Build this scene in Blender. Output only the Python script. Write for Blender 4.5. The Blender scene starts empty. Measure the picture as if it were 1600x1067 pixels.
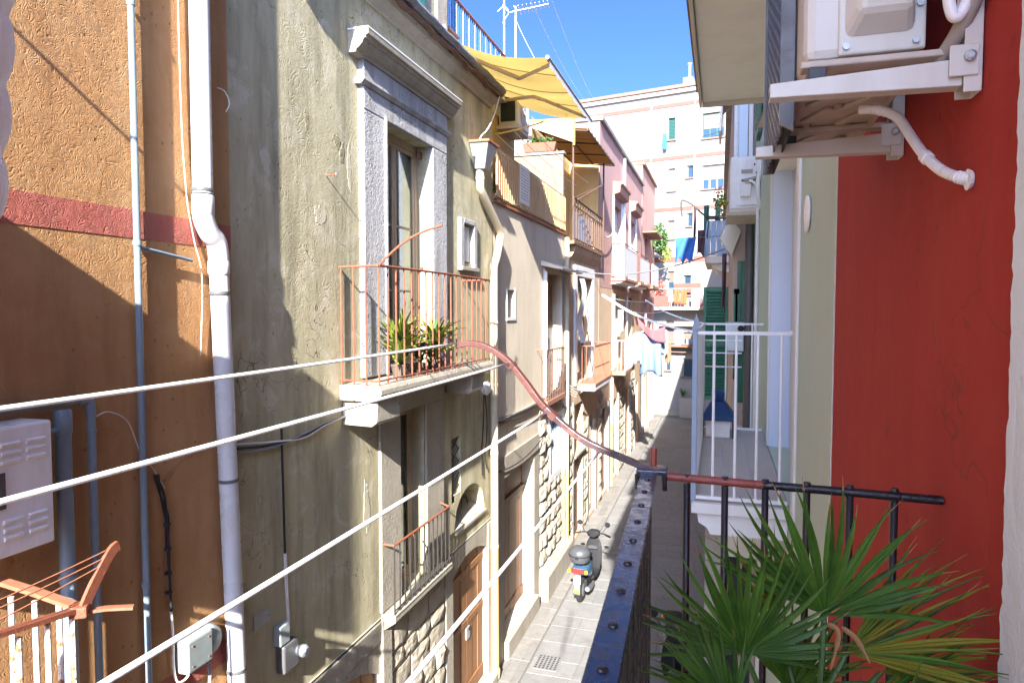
import bpy, math, random
from mathutils import Vector, Matrix
random.seed(7)
scene = bpy.context.scene
R = math.radians
# ------------------------------------------------------------------ camera
EYE = 5.5                                   # eye height above the street
cam_d = bpy.data.cameras.new('camera'); cam_d.lens = 24; cam_d.sensor_width = 36
cam_d.clip_start = 0.05; cam_d.clip_end = 2000
cam = bpy.data.objects.new('camera', cam_d); scene.collection.objects.link(cam)
cam.location = (0, 0, EYE); cam.rotation_euler = (R(90 - 2.76), 0, R(16.94))
scene.camera = cam
# ------------------------------------------------------------------ sky, sun, exposure
SUN_DIR = Vector((1.0, -6.1, 3.45)).normalized()          # towards the sun: low along the alley, from behind
SUN_EL = math.asin(SUN_DIR.z); SUN_AZ = math.atan2(SUN_DIR.x, SUN_DIR.y)
world = bpy.data.worlds.new('World'); scene.world = world; world.use_nodes = True
wn = world.node_tree; bg = wn.nodes['Background']
sky = wn.nodes.new('ShaderNodeTexSky'); sky.sky_type = 'NISHITA'; sky.sun_disc = False
sky.sun_elevation = SUN_EL; sky.sun_rotation = SUN_AZ
sky.altitude = 1500; sky.air_density = 0.30; sky.dust_density = 6.0; sky.ozone_density = 10.0
wn.links.new(sky.outputs[0], bg.inputs[0]); bg.inputs[1].default_value = 0.15
sun_d = bpy.data.lights.new('sun', 'SUN'); sun_d.energy = 4.8; sun_d.angle = R(0.55); sun_d.color = (1.0, 0.955, 0.885)
sun = bpy.data.objects.new('sun', sun_d); scene.collection.objects.link(sun)
sun.rotation_euler = (-SUN_DIR).to_track_quat('-Z', 'Y').to_euler(); sun.location = (3, -20, 20)
scene.view_settings.view_transform = 'Standard'; scene.view_settings.look = 'None'
scene.view_settings.exposure = 2.45; scene.view_settings.gamma = 1.0
scene.view_settings.use_curve_mapping = False
scene.render.engine = 'CYCLES'
scene.cycles.max_bounces = 6; scene.cycles.diffuse_bounces = 4; scene.cycles.glossy_bounces = 2; scene.cycles.transmission_bounces = 3; scene.cycles.transparent_max_bounces = 8; scene.cycles.adaptive_threshold = 0.02

# ------------------------------------------------------------------ mesh helpers
COL = scene.collection
ROOT = {}
class MB:
    def __init__(s): s.v = []; s.f = []
    def add(s, vs, fs):
        n = len(s.v); s.v += [tuple(p) for p in vs]; s.f += [tuple(i + n for i in q) for q in fs]; return s
    def box(s, x0, x1, y0, y1, z0, z1):
        return s.add([(x0,y0,z0),(x1,y0,z0),(x1,y1,z0),(x0,y1,z0),(x0,y0,z1),(x1,y0,z1),(x1,y1,z1),(x0,y1,z1)],
                     [(0,3,2,1),(4,5,6,7),(0,1,5,4),(1,2,6,5),(2,3,7,6),(3,0,4,7)])
    def obox(s, c, size, rot=(0,0,0)):
        from mathutils import Euler
        m = Euler(rot).to_matrix(); a, b, d = [q/2 for q in size]; c = Vector(c)
        vs = [c + m @ Vector(p) for p in [(-a,-b,-d),(a,-b,-d),(a,b,-d),(-a,b,-d),(-a,-b,d),(a,-b,d),(a,b,d),(-a,b,d)]]
        return s.add(vs, [(0,3,2,1),(4,5,6,7),(0,1,5,4),(1,2,6,5),(2,3,7,6),(3,0,4,7)])
    def bar(s, p0, p1, w, h, up=(0,0,1)):
        p0 = Vector(p0); p1 = Vector(p1); d = (p1-p0).normalized(); u = Vector(up)
        if abs(d.dot(u)) > .98: u = Vector((0,1,0))
        r = d.cross(u).normalized(); u = r.cross(d)
        vs = []
        for p in (p0, p1):
            for a, b in ((-1,-1),(1,-1),(1,1),(-1,1)): vs.append(p + r*(a*w/2) + u*(b*h/2))
        return s.add(vs, [(0,3,2,1),(4,5,6,7),(0,1,5,4),(1,2,6,5),(2,3,7,6),(3,0,4,7)])
    def strip(s, pts, w, h, up=(0,0,1)):                      # flat bar following a path
        pts = [Vector(p) for p in pts]; n0 = len(s.v); up = Vector(up)
        for i, p in enumerate(pts):
            d = (pts[min(i+1,len(pts)-1)] - pts[max(i-1,0)]).normalized()
            r = d.cross(up).normalized(); u = r.cross(d)
            s.v += [tuple(p + r*(a*w/2) + u*(b*h/2)) for a, b in ((-1,-1),(1,-1),(1,1),(-1,1))]
        for i in range(len(pts)-1):
            a = n0 + 4*i
            for k in range(4): s.f.append((a+k, a+(k+1)%4, a+4+(k+1)%4, a+4+k))
        s.f.append((n0+3,n0+2,n0+1,n0)); m = n0+4*(len(pts)-1); s.f.append((m,m+1,m+2,m+3))
        return s
    def tube(s, pts, r, n=8, cap=True):
        pts = [Vector(p) for p in pts]; n0 = len(s.v); rr = r if isinstance(r, (list, tuple)) else [r]*len(pts)
        ref = None
        for i, p in enumerate(pts):
            d = (pts[min(i+1,len(pts)-1)] - pts[max(i-1,0)]).normalized()
            if ref is None: ref = Vector((0,0,1)) if abs(d.z) < .9 else Vector((1,0,0))
            a = (ref - d*ref.dot(d)).normalized(); b = d.cross(a); ref = a
            s.v += [tuple(p + (a*math.cos(t) + b*math.sin(t))*rr[i]) for t in [2*math.pi*k/n for k in range(n)]]
        for i in range(len(pts)-1):
            for k in range(n):
                q = n0 + i*n
                s.f.append((q+k, q+(k+1)%n, q+n+(k+1)%n, q+n+k))
        if cap:
            s.f.append(tuple(n0+k for k in reversed(range(n)))); m = n0+(len(pts)-1)*n; s.f.append(tuple(m+k for k in range(n)))
        return s
    def lathe(s, prof, c=(0,0,0), n=16, axis='z'):
        n0 = len(s.v); c = Vector(c)
        for (r, h) in prof:
            for k in range(n):
                t = 2*math.pi*k/n; a, b = r*math.cos(t), r*math.sin(t)
                p = {'z':(a,b,h),'x':(h,a,b),'y':(b,h,a)}[axis]
                s.v.append(tuple(c + Vector(p)))
        for i in range(len(prof)-1):
            for k in range(n):
                q = n0+i*n; s.f.append((q+k, q+(k+1)%n, q+n+(k+1)%n, q+n+k))
        s.f.append(tuple(n0+k for k in reversed(range(n)))); m = n0+(len(prof)-1)*n; s.f.append(tuple(m+k for k in range(n)))
        return s
    def prism(s, poly, axis, a0, a1):                          # poly in the two other axes
        n0 = len(s.v); n = len(poly)
        for a in (a0, a1):
            for (p, q) in poly: s.v.append({'x':(a,p,q),'y':(p,a,q),'z':(p,q,a)}[axis])
        for k in range(n): s.f.append((n0+k, n0+(k+1)%n, n0+n+(k+1)%n, n0+n+k))
        s.f.append(tuple(n0+k for k in reversed(range(n)))); s.f.append(tuple(n0+n+k for k in range(n)))
        return s
    def grid(s, fn, nu, nv):
        n0 = len(s.v)
        for i in range(nu+1):
            for j in range(nv+1): s.v.append(tuple(fn(i/nu, j/nv)))
        for i in range(nu):
            for j in range(nv):
                q = n0 + i*(nv+1)+j; s.f.append((q, q+nv+1, q+nv+2, q+1))
        return s
    def mesh(s, name, m, off=(0,0,0), smooth=False):
        me = bpy.data.meshes.new(name); o = Vector(off)
        me.from_pydata([tuple(Vector(p)-o) for p in s.v], [], s.f); me.update()
        import bmesh
        b = bmesh.new(); b.from_mesh(me); bmesh.ops.recalc_face_normals(b, faces=b.faces); b.to_mesh(me); b.free()
        if smooth: me.polygons.foreach_set('use_smooth', [True]*len(me.polygons))
        me.materials.append(m if not isinstance(m, str) else M[m]); return me
    def obj(s, name, m, parent=None, smooth=False, bevel=0, loc=None, solid=0, auto=False):
        r = ROOT[parent] if parent is not None else Vector(loc if loc else (0,0,0))
        o = bpy.data.objects.new(name, s.mesh(name, m, r, smooth or auto)); COL.objects.link(o)
        if parent is not None: o.parent = parent
        else: o.location = r
        ROOT[o] = r
        if solid:
            d = o.modifiers.new('thick', 'SOLIDIFY'); d.thickness = solid; d.offset = 0
        if bevel:
            d = o.modifiers.new('bev', 'BEVEL'); d.width = bevel; d.segments = 2; d.limit_method = 'ANGLE'; d.angle_limit = R(40)
        if auto:
            d = o.modifiers.new('ws', 'EDGE_SPLIT'); d.split_angle = R(38)
        return o
def tag(o, label, cat, group=None):
    o['label'] = label; o['category'] = cat
    if group: o['group'] = group
    return o
def thing(name, label, cat, loc, group=None):
    o = bpy.data.objects.new(name, None); COL.objects.link(o); o.location = loc; ROOT[o] = Vector(loc)
    o.empty_display_size = .1
    return tag(o, label, cat, group)
def struct(o, kind='structure'): o['kind'] = kind; return o
def inst(name, me, parent, loc, rot=(0,0,0), sc=(1,1,1)):
    o = bpy.data.objects.new(name, me); COL.objects.link(o); r = ROOT[parent]
    o.parent = parent; o.location = Vector(loc)-r; o.rotation_euler = rot; o.scale = sc; ROOT[o] = r
    return o
def bez(p0, p1, p2, p3, n=12):
    p0,p1,p2,p3 = map(Vector, (p0,p1,p2,p3)); out = []
    for i in range(n+1):
        t = i/n; out.append(p0*(1-t)**3 + p1*3*t*(1-t)**2 + p2*3*t*t*(1-t) + p3*t**3)
    return out
def smooth_path(pts, n=6):                                     # Catmull-Rom through points
    pts = [Vector(p) for p in pts]; q = [pts[0]*2-pts[1]] + pts + [pts[-1]*2-pts[-2]]; out = []
    for i in range(1, len(q)-2):
        a,b,c,d = q[i-1],q[i],q[i+1],q[i+2]
        for k in range(n):
            t = k/n
            out.append(.5*((2*b)+(c-a)*t+(2*a-5*b+4*c-d)*t*t+(3*b-3*c+d-a)*t**3))
    out.append(pts[-1]); return out
def sag(p0, p1, s, n=14):
    p0 = Vector(p0); p1 = Vector(p1)
    return [p0.lerp(p1, i/n) - Vector((0,0,s*4*(i/n)*(1-i/n))) for i in range(n+1)]

# ------------------------------------------------------------------ materials
M = {}
class NT:
    def __init__(s, name):
        m = bpy.data.materials.new(name); m.use_nodes = True; s.m = m; s.t = m.node_tree
        s.b = s.t.nodes['Principled BSDF']; M[name] = m
    def n(s, typ, ins=None, **kw):
        d = s.t.nodes.new(typ)
        for k, v in kw.items(): setattr(d, k, v)
        for k, v in (ins or {}).items():
            if hasattr(v, 'is_linked') or isinstance(v, bpy.types.NodeSocket): s.t.links.new(v, d.inputs[k])
            else: d.inputs[k].default_value = v
        return d
    def link(s, a, b): s.t.links.new(a, b)
    def math(s, op, a, b=0.0, clamp=False):
        d = s.n('ShaderNodeMath', {0: a, 1: b}, operation=op); d.use_clamp = clamp; return d.outputs[0]
    def ramp(s, fac, stops):
        d = s.n('ShaderNodeValToRGB', {0: fac}); e = d.color_ramp.elements
        while len(e) < len(stops): e.new(.5)
        for k, (p, c) in enumerate(stops):
            e[k].position = p; e[k].color = (c, c, c, 1) if isinstance(c, (int, float)) else (*c, 1)
        return d.outputs[0]
    def mix(s, fac, a, b, mode='MIX'):
        d = s.n('ShaderNodeMix', data_type='RGBA', blend_type=mode)
        for k, v in ((0, fac), (6, a), (7, b)):
            if isinstance(v, bpy.types.NodeSocket): s.t.links.new(v, d.inputs[k])
            else: d.inputs[k].default_value = v if isinstance(v, (int, float)) else (*v, 1)
        return d.outputs[2]
    def noise(s, vec, scale, detail=4, rough=.55, dist=0.0):
        return s.n('ShaderNodeTexNoise', {'Vector': vec, 'Scale': scale, 'Detail': detail, 'Roughness': rough, 'Distortion': dist}).outputs[0]
    def vor(s, vec, scale, feature='F1', rnd=1.0):
        return s.n('ShaderNodeTexVoronoi', {'Vector': vec, 'Scale': scale, 'Randomness': rnd}, feature=feature).outputs[0]
def mul(c, k): return tuple(min(1, q*k) for q in c)
def basic(name, c, rough=.7, var=.12, vs=2.0, bump=.15, bs=40, dirt=0.0, dcol=(.12,.10,.08), metal=0.0, spec=.4, streak=0.0, chips=None, chipcol=(.2,.08,.03), glob=True, rnd=0.0, coat=0.0):
    t = NT(name)
    if glob: vec = t.n('ShaderNodeNewGeometry').outputs['Position']
    else: vec = t.n('ShaderNodeTexCoord').outputs['Object']
    col = t.mix(t.noise(vec, vs, 3, .6), mul(c, 1-var), mul(c, 1+var))
    if rnd:
        oi = t.n('ShaderNodeObjectInfo').outputs['Random']
        col = t.mix(1.0, col, t.ramp(oi, [(0, 1-rnd), (1, min(1, 1+rnd))]), 'MULTIPLY')
    if streak:
        mp = t.n('ShaderNodeMapping', {'Vector': vec, 'Scale': (6, 6, .5)}).outputs[0]
        f = t.ramp(t.noise(mp, 1.2, 5, .65), [(.42, 0), (.7, streak)])
        col = t.mix(f, col, dcol)
    if dirt:
        f = t.ramp(t.noise(vec, vs*1.7, 4, .7, .6), [(.48, 0), (.75, dirt)])
        col = t.mix(f, col, dcol)
    if chips:
        f = t.ramp(t.noise(vec, chips[0], 6, .7), [(chips[1], 0), (chips[1]+.04, 1)])
        col = t.mix(f, col, chipcol)
    t.link(col, t.b.inputs['Base Color'])
    t.b.inputs['Metallic'].default_value = metal; t.b.inputs['Specular IOR Level'].default_value = spec
    rr = t.ramp(t.noise(vec, vs*3, 2), [(.3, max(.03, rough-.12)), (.7, min(1, rough+.1))]); t.link(rr, t.b.inputs['Roughness'])
    if coat: t.b.inputs['Coat Weight'].default_value = coat
    if bump:
        h = t.noise(vec, bs, 3, .65)
        b = t.n('ShaderNodeBump', {'Height': h, 'Strength': bump, 'Distance': .01}); t.link(b.outputs[0], t.b.inputs['Normal'])
    return t.m
def worm_stucco(name, c, c2, freq=7.0, lines=16.0, amp=.5, dist=.012, pits=0.5, sparse=False, blotch=.25, light=(.55,.5,.42), cracks=0.0, stain=(.1,.09,.06), stainamt=.35, sharp=False):
    t = NT(name); pos = t.n('ShaderNodeNewGeometry').outputs['Position']
    # curly trowelled relief: contour lines of a slow noise, cut into short strokes
    n1 = t.noise(pos, freq, 2.0, .5, .6)
    w = t.math('SINE', t.math('MULTIPLY', n1, lines*6.283))
    w = t.math('ABSOLUTE', w); w = t.math('POWER', w, .6)
    cut = t.ramp(t.noise(pos, freq*2.6, 3, .6), [(.40, 0), (.56, 1)])
    if sparse: cut = t.math('MULTIPLY', cut, t.ramp(t.noise(pos, 2.2, 3, .6), [(.45, .12), (.62, .8)]))
    h = t.math('MULTIPLY', t.math('SUBTRACT', w, 1.0), cut)
    fine = t.noise(pos, 120, 3, .7); mid = t.noise(pos, 22, 3, .6)
    h = t.math('ADD', h, t.math('MULTIPLY', fine, .5)); h = t.math('ADD', h, t.math('MULTIPLY', mid, .9))
    pv = t.vor(pos, 13); pm = t.ramp(pv, [(.08, 1), (.16, 0)])
    pm = t.math('MULTIPLY', pm, t.ramp(t.noise(pos, 3.3, 1), [(.45, 0), (.58, 1)]))
    h = t.math('SUBTRACT', h, t.math('MULTIPLY', pm, 2.2*pits))
    big = t.noise(pos, 1.3, 2, .55)
    h = t.math('ADD', h, t.math('MULTIPLY', big, 2.0))
    f1 = t.ramp(t.noise(pos, 1.1, 4, .65, .4), [(.3, 0), (.7, 1)])
    col = t.mix(f1, c, c2)
    f2 = t.ramp(t.noise(pos, 3.2 if sharp else 4.5, 5, .7, .8), [(.53, 0), (.60, blotch*.6), (.75, blotch)] if sharp else [(.45, 0), (.72, blotch)]); col = t.mix(f2, col, light)
    mp = t.n('ShaderNodeMapping', {'Vector': pos, 'Scale': (4, 4, .55)}).outputs[0]
    f3 = t.ramp(t.noise(mp, 1.0, 4, .7), [(.46, 0), (.75, stainamt)]); col = t.mix(f3, col, stain)
    if cracks:
        dv = t.n('ShaderNodeVectorMath', {0: pos, 1: t.n('ShaderNodeTexNoise', {'Vector': pos, 'Scale': 3.0, 'Detail': 3}).outputs[1]}, operation='ADD').outputs[0]
        ed = t.vor(dv, 1.15, 'DISTANCE_TO_EDGE'); cm = t.ramp(ed, [(.0, 1), (.007, 0)])
        cm = t.math('MULTIPLY', cm, t.ramp(t.noise(pos, .9, 3), [(.5, 0), (.6, cracks)]))
        col = t.mix(cm, col, (.05,.045,.035)); h = t.math('SUBTRACT', h, t.math('MULTIPLY', cm, 1.5))
    col = t.mix(t.math('MULTIPLY', pm, min(.75, pits)), col, mul(c, .25))
    t.link(col, t.b.inputs['Base Color']); t.b.inputs['Roughness'].default_value = .88; t.b.inputs['Specular IOR Level'].default_value = .2
    b = t.n('ShaderNodeBump', {'Height': h, 'Strength': amp, 'Distance': dist}); t.link(b.outputs[0], t.b.inputs['Normal'])
    return t.m
worm_stucco('orange_stucco', (.435,.245,.110), (.38,.198,.084), freq=9.5, lines=11, amp=.42, dist=.005, blotch=.4, light=(.48,.32,.18), stain=(.20,.09,.04), stainamt=.5)
worm_stucco('band_stucco', (.40,.125,.095), (.33,.09,.07), freq=9.5, lines=11, amp=.42, dist=.005, blotch=.35, light=(.46,.22,.17), stainamt=.35)
worm_stucco('olive_stucco', (.46,.415,.275), (.35,.32,.215), freq=4.5, lines=8, amp=.45, dist=.006, sparse=True, blotch=.75, light=(.54,.495,.385), cracks=.8, stain=(.15,.135,.085), stainamt=.75, sharp=True)
worm_stucco('beige_stucco', (.63,.56,.45), (.56,.49,.385), freq=4, lines=6, amp=.3, dist=.004, sparse=True, blotch=.25, light=(.66,.6,.5), cracks=.3, stain=(.32,.27,.2), stainamt=.3, pits=.25)
worm_stucco('tan_stucco', (.57,.43,.29), (.50,.37,.25), freq=4, lines=6, amp=.25, dist=.004, sparse=True, blotch=.25, light=(.55,.45,.33), cracks=.3, stain=(.2,.15,.1), pits=.25)
worm_stucco('pink_stucco', (.45,.285,.25), (.40,.245,.215), freq=4, lines=6, amp=.2, dist=.003, sparse=True, blotch=.15, light=(.5,.36,.32), stain=(.2,.13,.11), stainamt=.25, pits=.1)
worm_stucco('yellow_stucco', (.62,.42,.17), (.56,.37,.14), freq=4, lines=6, amp=.2, dist=.003, sparse=True, blotch=.15, light=(.65,.5,.28), stain=(.3,.18,.07), stainamt=.25, pits=.1)
worm_stucco('red_stucco', (.375,.041,.032), (.335,.034,.027), freq=3, lines=4, amp=.4, dist=.004, sparse=True, blotch=.4, light=(.40,.062,.046), stain=(.26,.024,.018), stainamt=.4, pits=.25, cracks=.35)
worm_stucco('green_stucco', (.50,.61,.545), (.47,.58,.515), freq=3, lines=4, amp=.28, dist=.003, sparse=True, blotch=.25, light=(.54,.63,.575), stain=(.40,.48,.42), stainamt=.2, pits=0)
worm_stucco('white_stucco', (.70,.83,.95), (.66,.79,.91), freq=3, lines=4, amp=.7, dist=.006, sparse=True, blotch=.1, light=(.75,.75,.75), stain=(.5,.48,.45), stainamt=.2, pits=.2)
worm_stucco('far_stucco', (.27,.258,.238), (.25,.238,.218), freq=1, lines=2, amp=.1, dist=.004, sparse=True, blotch=.15, light=(.26,.245,.22), stain=(.19,.16,.13), stainamt=.25, pits=0)
worm_stucco('rose_beige', (.52,.40,.33), (.47,.36,.30), freq=3, lines=4, amp=.2, dist=.003, sparse=True, blotch=.2, light=(.56,.46,.4), stain=(.25,.18,.14), pits=.1)
worm_stucco('old_stone', (.40,.395,.40), (.32,.32,.335), freq=9, lines=4, amp=.8, dist=.012, sparse=True, blotch=.45, light=(.47,.46,.45), cracks=.6, stain=(.12,.11,.10), stainamt=.75, pits=1.0)
worm_stucco('limestone', (.36,.325,.27), (.30,.27,.22), freq=9, lines=4, amp=.6, dist=.01, sparse=True, blotch=.4, light=(.42,.39,.34), cracks=.2, stain=(.20,.16,.11), stainamt=.45, pits=.9)
basic('stone_warm', (.40,.355,.28), .9, .25, 6, .6, 45, dirt=.4, dcol=(.22,.18,.13), spec=.2, rnd=.22)
basic('stone_joint', (.30,.26,.20), .95, .2, 5, .4, 60)
basic('salmon_paint', (.21,.068,.052), .8, .1, 2, .05, 30)
basic('paving_light', (.205,.193,.178), .75, .2, 5, .35, 60, dirt=.6, dcol=(.11,.10,.09), rnd=.2)
basic('paving_grey', (.195,.193,.188), .7, .2, 5, .35, 50, dirt=.7, dcol=(.13,.13,.125), rnd=.16)
basic('paving_joint', (.14,.135,.125), .9, .2, 8, .4, 60)
basic('white_paint', (.66,.67,.68), .5, .05, 4, .05, 30, dirt=.12, dcol=(.5,.48,.45))
basic('white_metal', (.74,.76,.80), .38, .06, 6, .05, 60, dirt=.2, dcol=(.45,.42,.4), spec=.5)
basic('blue_white', (.58,.68,.84), .5, .04, 4, .04, 30)
basic('white_plastic', (.80,.81,.83), .38, .04, 5, .03, 40, dirt=.3, dcol=(.5,.46,.40), spec=.5, streak=.3)
basic('pipe_white', (.52,.53,.56), .33, .05, 3, .03, 40, dirt=.4, dcol=(.45,.40,.33), spec=.5, streak=.4)
basic('pipe_grey', (.16,.22,.27), .4, .12, 5, .04, 60, dirt=.25, dcol=(.3,.3,.3), spec=.5)
basic('pipe_beige', (.45,.385,.28), .5, .1, 5, .08, 60, dirt=.3, dcol=(.4,.3,.17))
basic('pipe_ochre', (.47,.32,.135), .5, .12, 5, .08, 60, dirt=.35, dcol=(.35,.2,.06))
basic('dark_grey_metal', (.09,.09,.095), .45, .15, 6, .08, 60, spec=.5)
basic('gutter_lead', (.17,.165,.17), .6, .25, 5, .3, 40, dirt=.4, dcol=(.34,.33,.32))
basic('rust', (.215,.068,.036), .65, .35, 18, .35, 120, dirt=.5, dcol=(.16,.045,.02), spec=.4, chips=(26,.62), chipcol=(.27,.12,.075))
basic('rust_light', (.28,.11,.06), .6, .25, 18, .3, 120, dirt=.5, dcol=(.2,.06,.03), spec=.4)
basic('red_oxide', (.24,.055,.036), .42, .3, 14, .25, 150, dirt=.6, dcol=(.12,.035,.025), spec=.5)
basic('black_iron', (.011,.011,.015), .38, .4, 20, .2, 90, spec=.5)
basic('black_iron_top', (.016,.020,.042), .28, .3, 20, .035, 50, spec=.6, chips=(80,.76), chipcol=(.10,.06,.04))
basic('dark_iron', (.030,.027,.026), .5, .3, 15, .2, 90, spec=.4)
basic('brown_iron', (.085,.045,.030), .55, .3, 15, .2, 90, spec=.4)
basic('rope', (.97,.98,1.0), .45, .02, 60, .12, 400)
basic('cable_black', (.02,.02,.022), .5, .2, 10, .1, 90)
basic('cable_grey', (.22,.22,.23), .6, .2, 10, .1, 90)
basic('cable_white', (.62,.60,.56), .6, .15, 10, .1, 90)
basic('ac_cream', (.60,.585,.54), .42, .06, 4, .03, 40, dirt=.35, dcol=(.40,.35,.29), spec=.5, streak=.35)
basic('ac_beige', (.50,.43,.36), .5, .08, 4, .04, 40, dirt=.4, dcol=(.30,.23,.18), spec=.45, streak=.3)
basic('ac_dark', (.05,.055,.065), .5, .15, 5, .05, 60)
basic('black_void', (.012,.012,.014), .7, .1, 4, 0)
basic('cream_paint', (.60,.55,.46), .6, .06, 3, .05, 40, dirt=.15, dcol=(.42,.36,.28))
basic('soffit_cream', (.90,.86,.78), .7, .05, 2, .04, 60, dirt=.15, dcol=(.45,.4,.32))
basic('brown_edge', (.20,.11,.07), .7, .2, 6, .15, 60)
basic('terracotta', (.27,.10,.052), .75, .2, 8, .15, 60, dirt=.3, dcol=(.25,.09,.05))
basic('salmon_tile', (.30,.14,.10), .7, .15, 8, .1, 60, dirt=.3, dcol=(.28,.15,.1))
basic('green_shutter', (.012,.115,.062), .42, .15, 6, .06, 60, spec=.45)
basic('teal_shutter', (.03,.20,.16), .5, .15, 6, .06, 60)
basic('brown_shutter', (.30,.17,.10), .6, .15, 6, .1, 60)
basic('grey_shutter', (.33,.30,.27), .6, .1, 6, .06, 60)
basic('tarp_blue', (.012,.05,.16), .5, .2, 6, .15, 40)
basic('blue_panel', (.24,.31,.42), .45, .12, 3, .05, 40, dirt=.25, dcol=(.15,.2,.27))
basic('cloth_white', (.55,.56,.60), .9, .04, 5, .15, 200)
basic('cloth_blue', (.03,.12,.38), .9, .15, 5, .15, 200)
basic('cloth_lightblue', (.22,.28,.38), .9, .1, 5, .15, 200)
basic('cloth_pink', (.50,.075,.085), .9, .1, 5, .15, 200)
basic('cloth_salmon', (.30,.12,.075), .9, .1, 5, .15, 200)
basic('cloth_red', (.52,.09,.035), .9, .1, 5, .15, 200)
basic('cloth_green', (.05,.15,.12), .9, .1, 5, .15, 200)
basic('cloth_dark', (.09,.05,.06), .9, .1, 5, .15, 200)
basic('quilt_white', (.74,.73,.80), .55, .03, 8, .12, 250, spec=.45)
basic('soil', (.05,.035,.022), .95, .3, 20, .6, 60)
basic('leaf_green', (.05,.115,.022), .45, .35, 25, .1, 80, spec=.45, rnd=.3)
basic('leaf_lime', (.24,.30,.04), .45, .3, 25, .1, 80, spec=.45, rnd=.25)
basic('leaf_red', (.45,.10,.07), .5, .3, 25, .1, 80, rnd=.25)
basic('stem', (.09,.075,.03), .7, .2, 20, .2, 80)
basic('scooter_grey', (.055,.058,.065), .35, .1, 8, .04, 60, spec=.5, glob=False)
basic('scooter_dark', (.016,.016,.018), .7, .2, 8, .06, 60, spec=.2, glob=False)
basic('scooter_blue', (.035,.085,.15), .3, .1, 8, .03, 60, spec=.5, coat=.4, glob=False)
basic('scooter_silver', (.16,.17,.18), .35, .1, 8, .03, 60, spec=.5, metal=.3, glob=False)
basic('tyre', (.02,.02,.021), .85, .2, 20, .2, 90, glob=False)
basic('lamp_red', (.55,.025,.02), .2, .05, 8, 0, spec=.6, glob=False)
basic('lamp_amber', (.75,.30,.03), .2, .05, 8, 0, spec=.6, glob=False)
basic('plate_white', (.75,.76,.78), .4, .05, 8, 0, glob=False)
basic('leather_yellow', (.65,.38,.05), .5, .1, 8, .05, glob=False)
basic('galv', (.42,.45,.47), .42, .12, 8, .08, 60, metal=.55, spec=.5)
basic('wood_light', (.52,.33,.17), .6, .25, 9, .15, 60, rnd=.2)
def wood(name, c, c2, sc=(30, 30, 1.6), rough=.6):
    t = NT(name); v = t.n('ShaderNodeTexCoord').outputs['Object']
    mp = t.n('ShaderNodeMapping', {'Vector': v, 'Scale': sc}).outputs[0]
    f = t.noise(mp, 1.5, 6, .65, 1.2); col = t.mix(t.ramp(f, [(.3, 0), (.72, 1)]), c, c2)
    col = t.mix(t.ramp(t.noise(v, 2.2, 5, .7), [(.5, 0), (.8, .5)]), col, mul(c2, .45))
    t.link(col, t.b.inputs['Base Color']); t.b.inputs['Roughness'].default_value = rough
    b = t.n('ShaderNodeBump', {'Height': f, 'Strength': .35, 'Distance': .006}); t.link(b.outputs[0], t.b.inputs['Normal'])
wood('wood_door', (.27,.125,.05), (.17,.075,.032)); wood('wood_dark', (.15,.068,.035), (.085,.04,.022))
wood('wood_honey', (.40,.19,.065), (.26,.11,.035)); wood('wood_frame', (.40,.31,.22), (.30,.22,.15))
wood('wood_slat', (.55,.37,.20), (.40,.25,.12))
def translucent(name, c, tr, amt=.45, bump=.2, weave=0):
    t = NT(name); t.b.inputs['Base Color'].default_value = (*c, 1); t.b.inputs['Roughness'].default_value = .8; t.b.inputs['Specular IOR Level'].default_value = .2
    v = t.n('ShaderNodeNewGeometry').outputs['Position']
    col = t.mix(t.noise(v, 3, 5), mul(c, .85), mul(c, 1.1)); t.link(col, t.b.inputs['Base Color'])
    td = t.n('ShaderNodeBsdfTranslucent', {0: (*tr, 1)}); mx = t.n('ShaderNodeMixShader', {0: amt})
    t.link(t.b.outputs[0], mx.inputs[1]); t.link(td.outputs[0], mx.inputs[2]); t.link(mx.outputs[0], t.t.nodes['Material Output'].inputs[0])
    b = t.n('ShaderNodeBump', {'Height': t.noise(v, 60, 4), 'Strength': bump, 'Distance': .004}); t.link(b.outputs[0], t.b.inputs['Normal'])
translucent('awning_yellow', (.50,.36,.13), (.42,.29,.085), .5)
translucent('sheet_white', (.45,.42,.37), (.75,.70,.6), .35)
translucent('rattan', (.34,.22,.10), (.45,.28,.12), .35, .6)
translucent('laundry_white', (.42,.43,.47), (.4,.42,.48), .3)
translucent('laundry_blue', (.20,.30,.50), (.22,.34,.55), .3)
def palm_mat(name, c0, c1, tr, amt):
    t = NT(name); gn = t.n('ShaderNodeNewGeometry'); v = gn.outputs['Position']; rnd = gn.outputs['Random Per Island']
    col = t.mix(rnd, c0, c1); col = t.mix(t.ramp(t.noise(v, 30, 3), [(.45, 0), (.75, .5)]), col, mul(c1, 1.35))
    t.link(col, t.b.inputs['Base Color']); t.b.inputs['Roughness'].default_value = .36; t.b.inputs['Specular IOR Level'].default_value = .55
    td = t.n('ShaderNodeBsdfTranslucent', {0: (*tr, 1)}); mx = t.n('ShaderNodeMixShader', {0: amt})
    t.link(t.b.outputs[0], mx.inputs[1]); t.link(td.outputs[0], mx.inputs[2]); t.link(mx.outputs[0], t.t.nodes['Material Output'].inputs[0])
palm_mat('palm_leaf', (.016,.056,.009), (.085,.18,.026), (.10,.22,.013), .27)
translucent('palm_tip', (.22,.22,.03), (.30,.26,.03), .3, .1)
translucent('palm_dry', (.34,.19,.09), (.3,.16,.06), .2, .2)
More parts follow.
